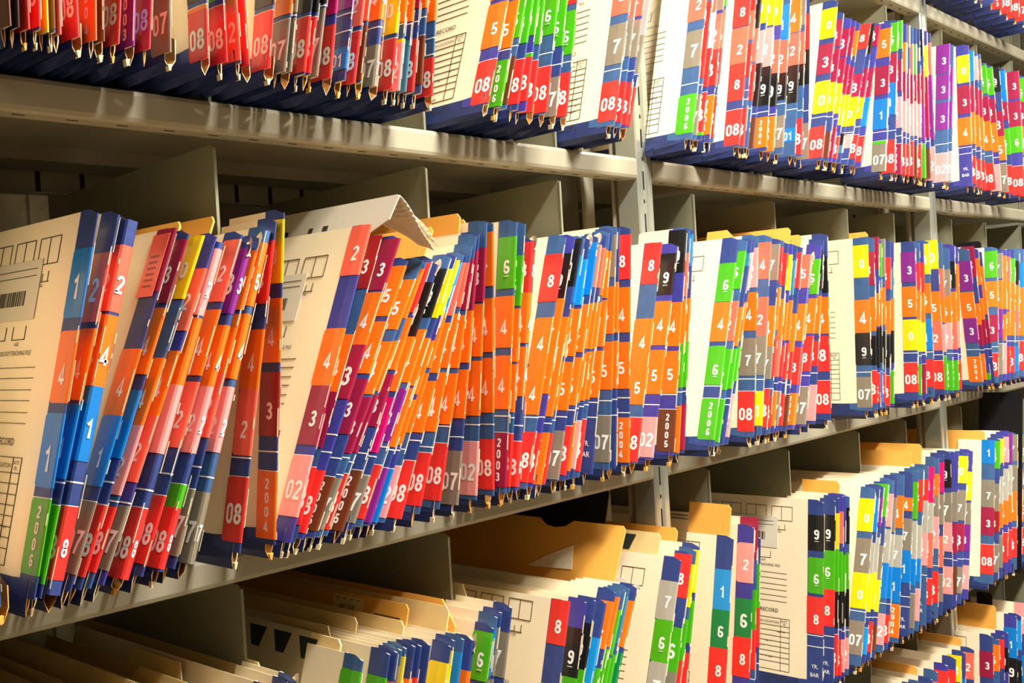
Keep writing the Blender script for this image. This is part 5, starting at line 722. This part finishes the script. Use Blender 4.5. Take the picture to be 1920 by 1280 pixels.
# the glossy sleeve whose top folds over the neighbouring tabs
o = empty('film_sleeve', (SLV[0], 0, ZS['B'] + ZO), SLV[1])
tag(o, 'white film sleeve folded over at its top, behind the coral 2 folder', 'sleeve')
mb = MB(); H = .416
mb.prism([(-.050, .004), (-.052, .366), (-.092, .385), (-.098, H - .003), (-.094, H), (.34, H), (.34, .004)], 'x', 0, .0014, 0)
for a, b in ((.02, .03), (.05, .058), (.10, .12), (.16, .17)): mb.box(-.0005, 0, a, b, H - .036, H - .026, 1)
mb.build('sleeve_panel', [SLEEVE, INK], o)
def flap_mesh(y0, y1, L, drop, seed, hang=0, nx=12, ny=6, text=None):
    r = random.Random(seed); mb = MB(); g = {}
    for i in range(nx + 1):
        t = i / nx
        for j in range(ny + 1):
            s_ = j / ny
            x = .0014 + L * t ** .85; z = H - .0005 - drop * t ** 1.5 - hang * t * (1 - s_)
            y = y0 + (y1 - y0) * s_ * (1 - .55 * t) - .012 * t
            g[i, j] = (x + .0015 * math.sin(9 * s_ + seed) * t, y, z + .0035 * math.sin(7 * t + 5 * s_ + seed) * t)
    for i in range(nx):
        for j in range(ny): mb.quad(g[i, j], g[i + 1, j], g[i + 1, j + 1], g[i, j + 1])
    if text:
        def fn(u, v):
            t = .58 + u / L; s_ = .30 + v * 8
            x = .0014 + L * t ** .85; z = H - .0005 - drop * t ** 1.5 - hang * t * (1 - s_); y = y0 + (y1 - y0) * s_ * (1 - .55 * t) - .012 * t
            return (x + .0015 * math.sin(9 * s_ + seed) * t + .0004, y - .0016, z + .0035 * math.sin(7 * t + 5 * s_ + seed) * t + .0016)
        mb.glyph(text, fn, 0, 0, .0050, .85, 1)
    return mb
f = flap_mesh(-.097, .02, .058, .016, 1, .030, text='Mailing Label bars').build('folded_flap', [CREAM, MANILA], o, smooth=True)
f.modifiers.new('thickness', 'SOLIDIFY').thickness = .0008
f = flap_mesh(-.085, .0, .074, .008, 4, .018).build('crumpled_tissue', [SLEEVE], o, smooth=True)
f.modifiers.new('thickness', 'SOLIDIFY').thickness = .0006

# ------------------------------------------------------------------ steel shelving
SD = .45            # shelf depth
LIP = [(SD, -.0006), (.006, -.0006), (.0018, -.0024), (0, -.0066), (0, -.029), (.0018, -.0332), (.006, -.035), (.030, -.035), (.030, -.033),
       (.008, -.033), (.0026, -.028), (.0026, -.0072), (.0065, -.0032), (SD, -.0032)]
BAYS = [(.2335, 1.4060), (1.4490, 2.6190), (2.6620, 3.834)]
BAYN = ['nearest bay', 'middle bay', 'farthest bay']
LEVN = dict(D='topmost', A='upper', B='middle', C='lower', E='bottom')
for lev in 'DABCE':
    for bi, (x0, x1) in enumerate(BAYS):
        z = ZS[lev] + ZO
        o = empty('steel_shelf', (x0, 0, z))
        tag(o, 'beige steel shelf, %s level in the %s' % (LEVN[lev], BAYN[bi]), 'shelf', 'beige steel shelves of the filing racks')
        L = x1 - x0
        mb = MB(); mb.prism(LIP, 'x', 0, L, 0)
        mb.prism([(0.0005, -.007), (.004, -.003), (.035, -.003), (.035, -.033), (.006, -.0345), (.0005, -.029)], 'x', -.0002, .0012, 0)
        mb.prism([(0.0005, -.007), (.004, -.003), (.035, -.003), (.035, -.033), (.006, -.0345), (.0005, -.029)], 'x', L - .0012, L + .0002, 0)
        x = .04
        while x < L - .03:
            mb.box(x, x + .012, .0135, .0165, -.0353, -.0349, 1); x += .052
        mb.build('shelf_pan', [STEEL, DARK], o)
        mb = MB(); mb.prism([(.315, -.0034), (.325, -.020), (.405, -.020), (.415, -.0034)], 'x', .004, L - .004, 0)
        mb.build('stiffener', [STEELD], o)
        mb = MB(); mb.box(0, L, SD - .002, SD, -.045, -.0034, 0); mb.box(0, L, SD - .018, SD - .002, -.045, -.043, 0)
        x = .03
        while x < L - .03:
            mb.box(x, x + .007, SD - .0026, SD - .0019, -.040, -.010, 1); x += .0625
        mb.build('rear_flange', [STEELD, DARK], o)
# dividers standing on the shelves
DPOS = {.642: 'nearest bay, first panel', .955: 'nearest bay, second panel', 1.222: 'nearest bay, last panel before the post', 1.585: 'middle bay, first panel',
        1.866: 'middle bay, second panel', 2.182: 'middle bay, third panel', 2.432: 'middle bay, last panel', 2.783: 'farthest bay, first panel',
        3.035: 'farthest bay, second panel', 3.33: 'farthest bay, third panel'}
for lev in 'DABCE':
    for x in DIV:
        if (lev == 'D' and x < 2.1) or (lev == 'C' and x == 1.222): continue
        mb = MB(); hz = .435 if lev != 'E' else .405
        mb.prism([(.012, .0004), (.012, hz), (.018, hz + .004), (.36, hz - .006), (.37, .0004)], 'x', 0, .0013, 0)
        mb.box(-.006, .0073, .011, .0128, .0004, hz, 0) if False else mb.box(-.0012, .0024, .0105, .0125, .0004, hz, 0)
        o = mb.build('shelf_divider', [DIVM], None, (DIVX.get((lev, x), x), 0, ZS[lev] + ZO))
        tag(o, 'thin steel divider on the %s shelf, %s' % (LEVN[lev], DPOS[x]), 'divider', 'thin steel dividers between the piles')
# slotted uprights
for k, (xa, nm) in enumerate(((.1905, 'slotted steel post at the near end of the racks'), (1.4078, 'slotted steel post between the nearest and middle bays'),
                              (2.6205, 'slotted steel post between the middle and farthest bays'), (3.836, 'slotted steel post beyond the farthest bay'))):
    o = empty('upright_post', (xa, 0, 0)); tag(o, nm, 'post', 'slotted steel posts of the racks')
    w = .0395 if k != 2 else .0395
    mb = MB()
    mb.prism([(0, .042), (0, .003), (.0015, .0005), (.0125, .0005), (.014, .0045), (.0245, .0045), (.026, .0005), (w - .0015, .0005), (w, .003), (w, .042),
              (w - .0015, .042), (w - .0015, .006), (.0015, .006), (.0015, .042)], 'z', .0, 2.72, 0)
    z = .05
    while z < 2.7:
        mb.box(.0165, .0222, .0042, .0048, z, z + .030, 1)
        pts = [(.0193 + .0030 * math.cos(a * math.pi / 5), .0043, z + .050 + .0036 * math.sin(a * math.pi / 5)) for a in range(10)]
        mb.poly(pts[::-1], 1)
        z += .0685
    mb.build('front_channel', [POST, DARK], o)
    mb = MB(); mb.prism([(.002, .44), (.002, .40), (w - .002, .40), (w - .002, .44)], 'z', 0, 2.72, 0); mb.build('rear_channel', [POST], o)
    mb = MB(); mb.box(.017, .0185, .14, .399, 0, 2.72, 0)
    z = .2
    while z < 2.6:
        mb.box(.0166, .0170, .2, .206, z, z + .012, 1); z += .11
    mb.build('side_panel', [STEELD, DARK], o)
    for yy in (.052, .115):
        mb = MB(); mb.box(.004, .030, yy, yy + .006, 0, 2.72, 0); mb.box(.028, .030, yy + .006, yy + .022, 0, 2.72, 0); mb.build('side_rib', [STEEL], o)
# galvanised back sheet seen through the near compartment, and the brace beside it
o = MB(); o.box(.235, .632, .462, .4635, 0, ZS['B'] + ZO + .446, 0); o.box(.632, .658, .455, .4635, 0, ZS['B'] + ZO + .446, 0)
o = o.build('back_sheet', [GALV]); tag(o, 'galvanised steel sheet closing the back of the nearest compartments', 'panel')

# ------------------------------------------------------------------ the room
def slab(name, x0, x1, y0, y1, z0, z1, m):
    mb = MB(); mb.box(x0, x1, y0, y1, z0, z1, 0); return tag(mb.build(name, [m]), kind='structure')
slab('floor', -3, 8, -2.7, 1.2, -.05, 0, mat('floor_tile', (120, 108, 88), rough=.35, noise=.08, nscale=6))
slab('ceiling', -3, 8, -2.7, 1.2, 2.95, 3.0, mat('ceiling_white', (235, 230, 218), rough=.9))
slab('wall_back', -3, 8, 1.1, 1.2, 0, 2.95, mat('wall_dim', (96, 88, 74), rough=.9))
slab('wall_front', -3, 8, -2.7, -2.6, 0, 2.95, mat('wall_cream', (150, 130, 104), rough=.9))
slab('wall_left', -3.05, -3, -2.7, 1.2, 0, 2.95, mat('wall_cream_b', (220, 206, 180), rough=.9))
slab('wall_right', 8, 8.05, -2.7, 1.2, 0, 2.95, mat('wall_cream_c', (220, 206, 180), rough=.9))

# ------------------------------------------------------------------ light: ceiling fluorescents over the aisle, and an added warm fill
def area(name, loc, sx, sy, e, col, rot=(0, 0, 0)):
    l = bpy.data.lights.new(name, 'AREA'); l.shape = 'RECTANGLE'; l.size = sx; l.size_y = sy; l.energy = e; l.color = col
    o = bpy.data.objects.new(name, l); COL.objects.link(o); o.location = loc; o.rotation_euler = rot
    return o
WARM = (1, .94, .84)
area('aisle_lamp', (1.0, -.95, 2.88), .5, .14, 62, WARM)
area('far_aisle_lamp', (2.5, -.95, 2.88), 1.0, .16, 66, (1, .95, .86))
area('near_warm_fill', (-1.3, -1.3, 2.88), 1.0, .3, 8, (1, .78, .48))  # added warm fill for the left-facing sides, not a real fixture
w = bpy.data.worlds.new('World'); S.world = w; w.use_nodes = True
w.node_tree.nodes['Background'].inputs[0].default_value = (1, .86, .64, 1); w.node_tree.nodes['Background'].inputs[1].default_value = .015

# ------------------------------------------------------------------ camera
Xc = Vector((0.67528414, -0.73535926, -0.0569043)); Dn = Vector((-0.04784029, 0.03331938, -0.99829912)); Fw = Vector((0.73600451, 0.67685788, -0.01267975))
cd = bpy.data.cameras.new('camera'); cd.sensor_width = 36; cd.lens = 37.5; cd.clip_start = .02
cam = bpy.data.objects.new('camera', cd); COL.objects.link(cam)
M = Matrix.Identity(4)
for i in range(3): M[i][0] = Xc[i]; M[i][1] = -Dn[i]; M[i][2] = -Fw[i]
M[0][3], M[1][3], M[2][3] = 0, -1.0, ZO
cam.matrix_world = M
S.camera = cam
S.view_settings.view_transform = 'Standard'; S.view_settings.look = 'None'; S.view_settings.gamma = 1; S.view_settings.exposure = .6
S.view_settings.use_curve_mapping = False
S.cycles.max_bounces = 6; S.cycles.use_denoising = True
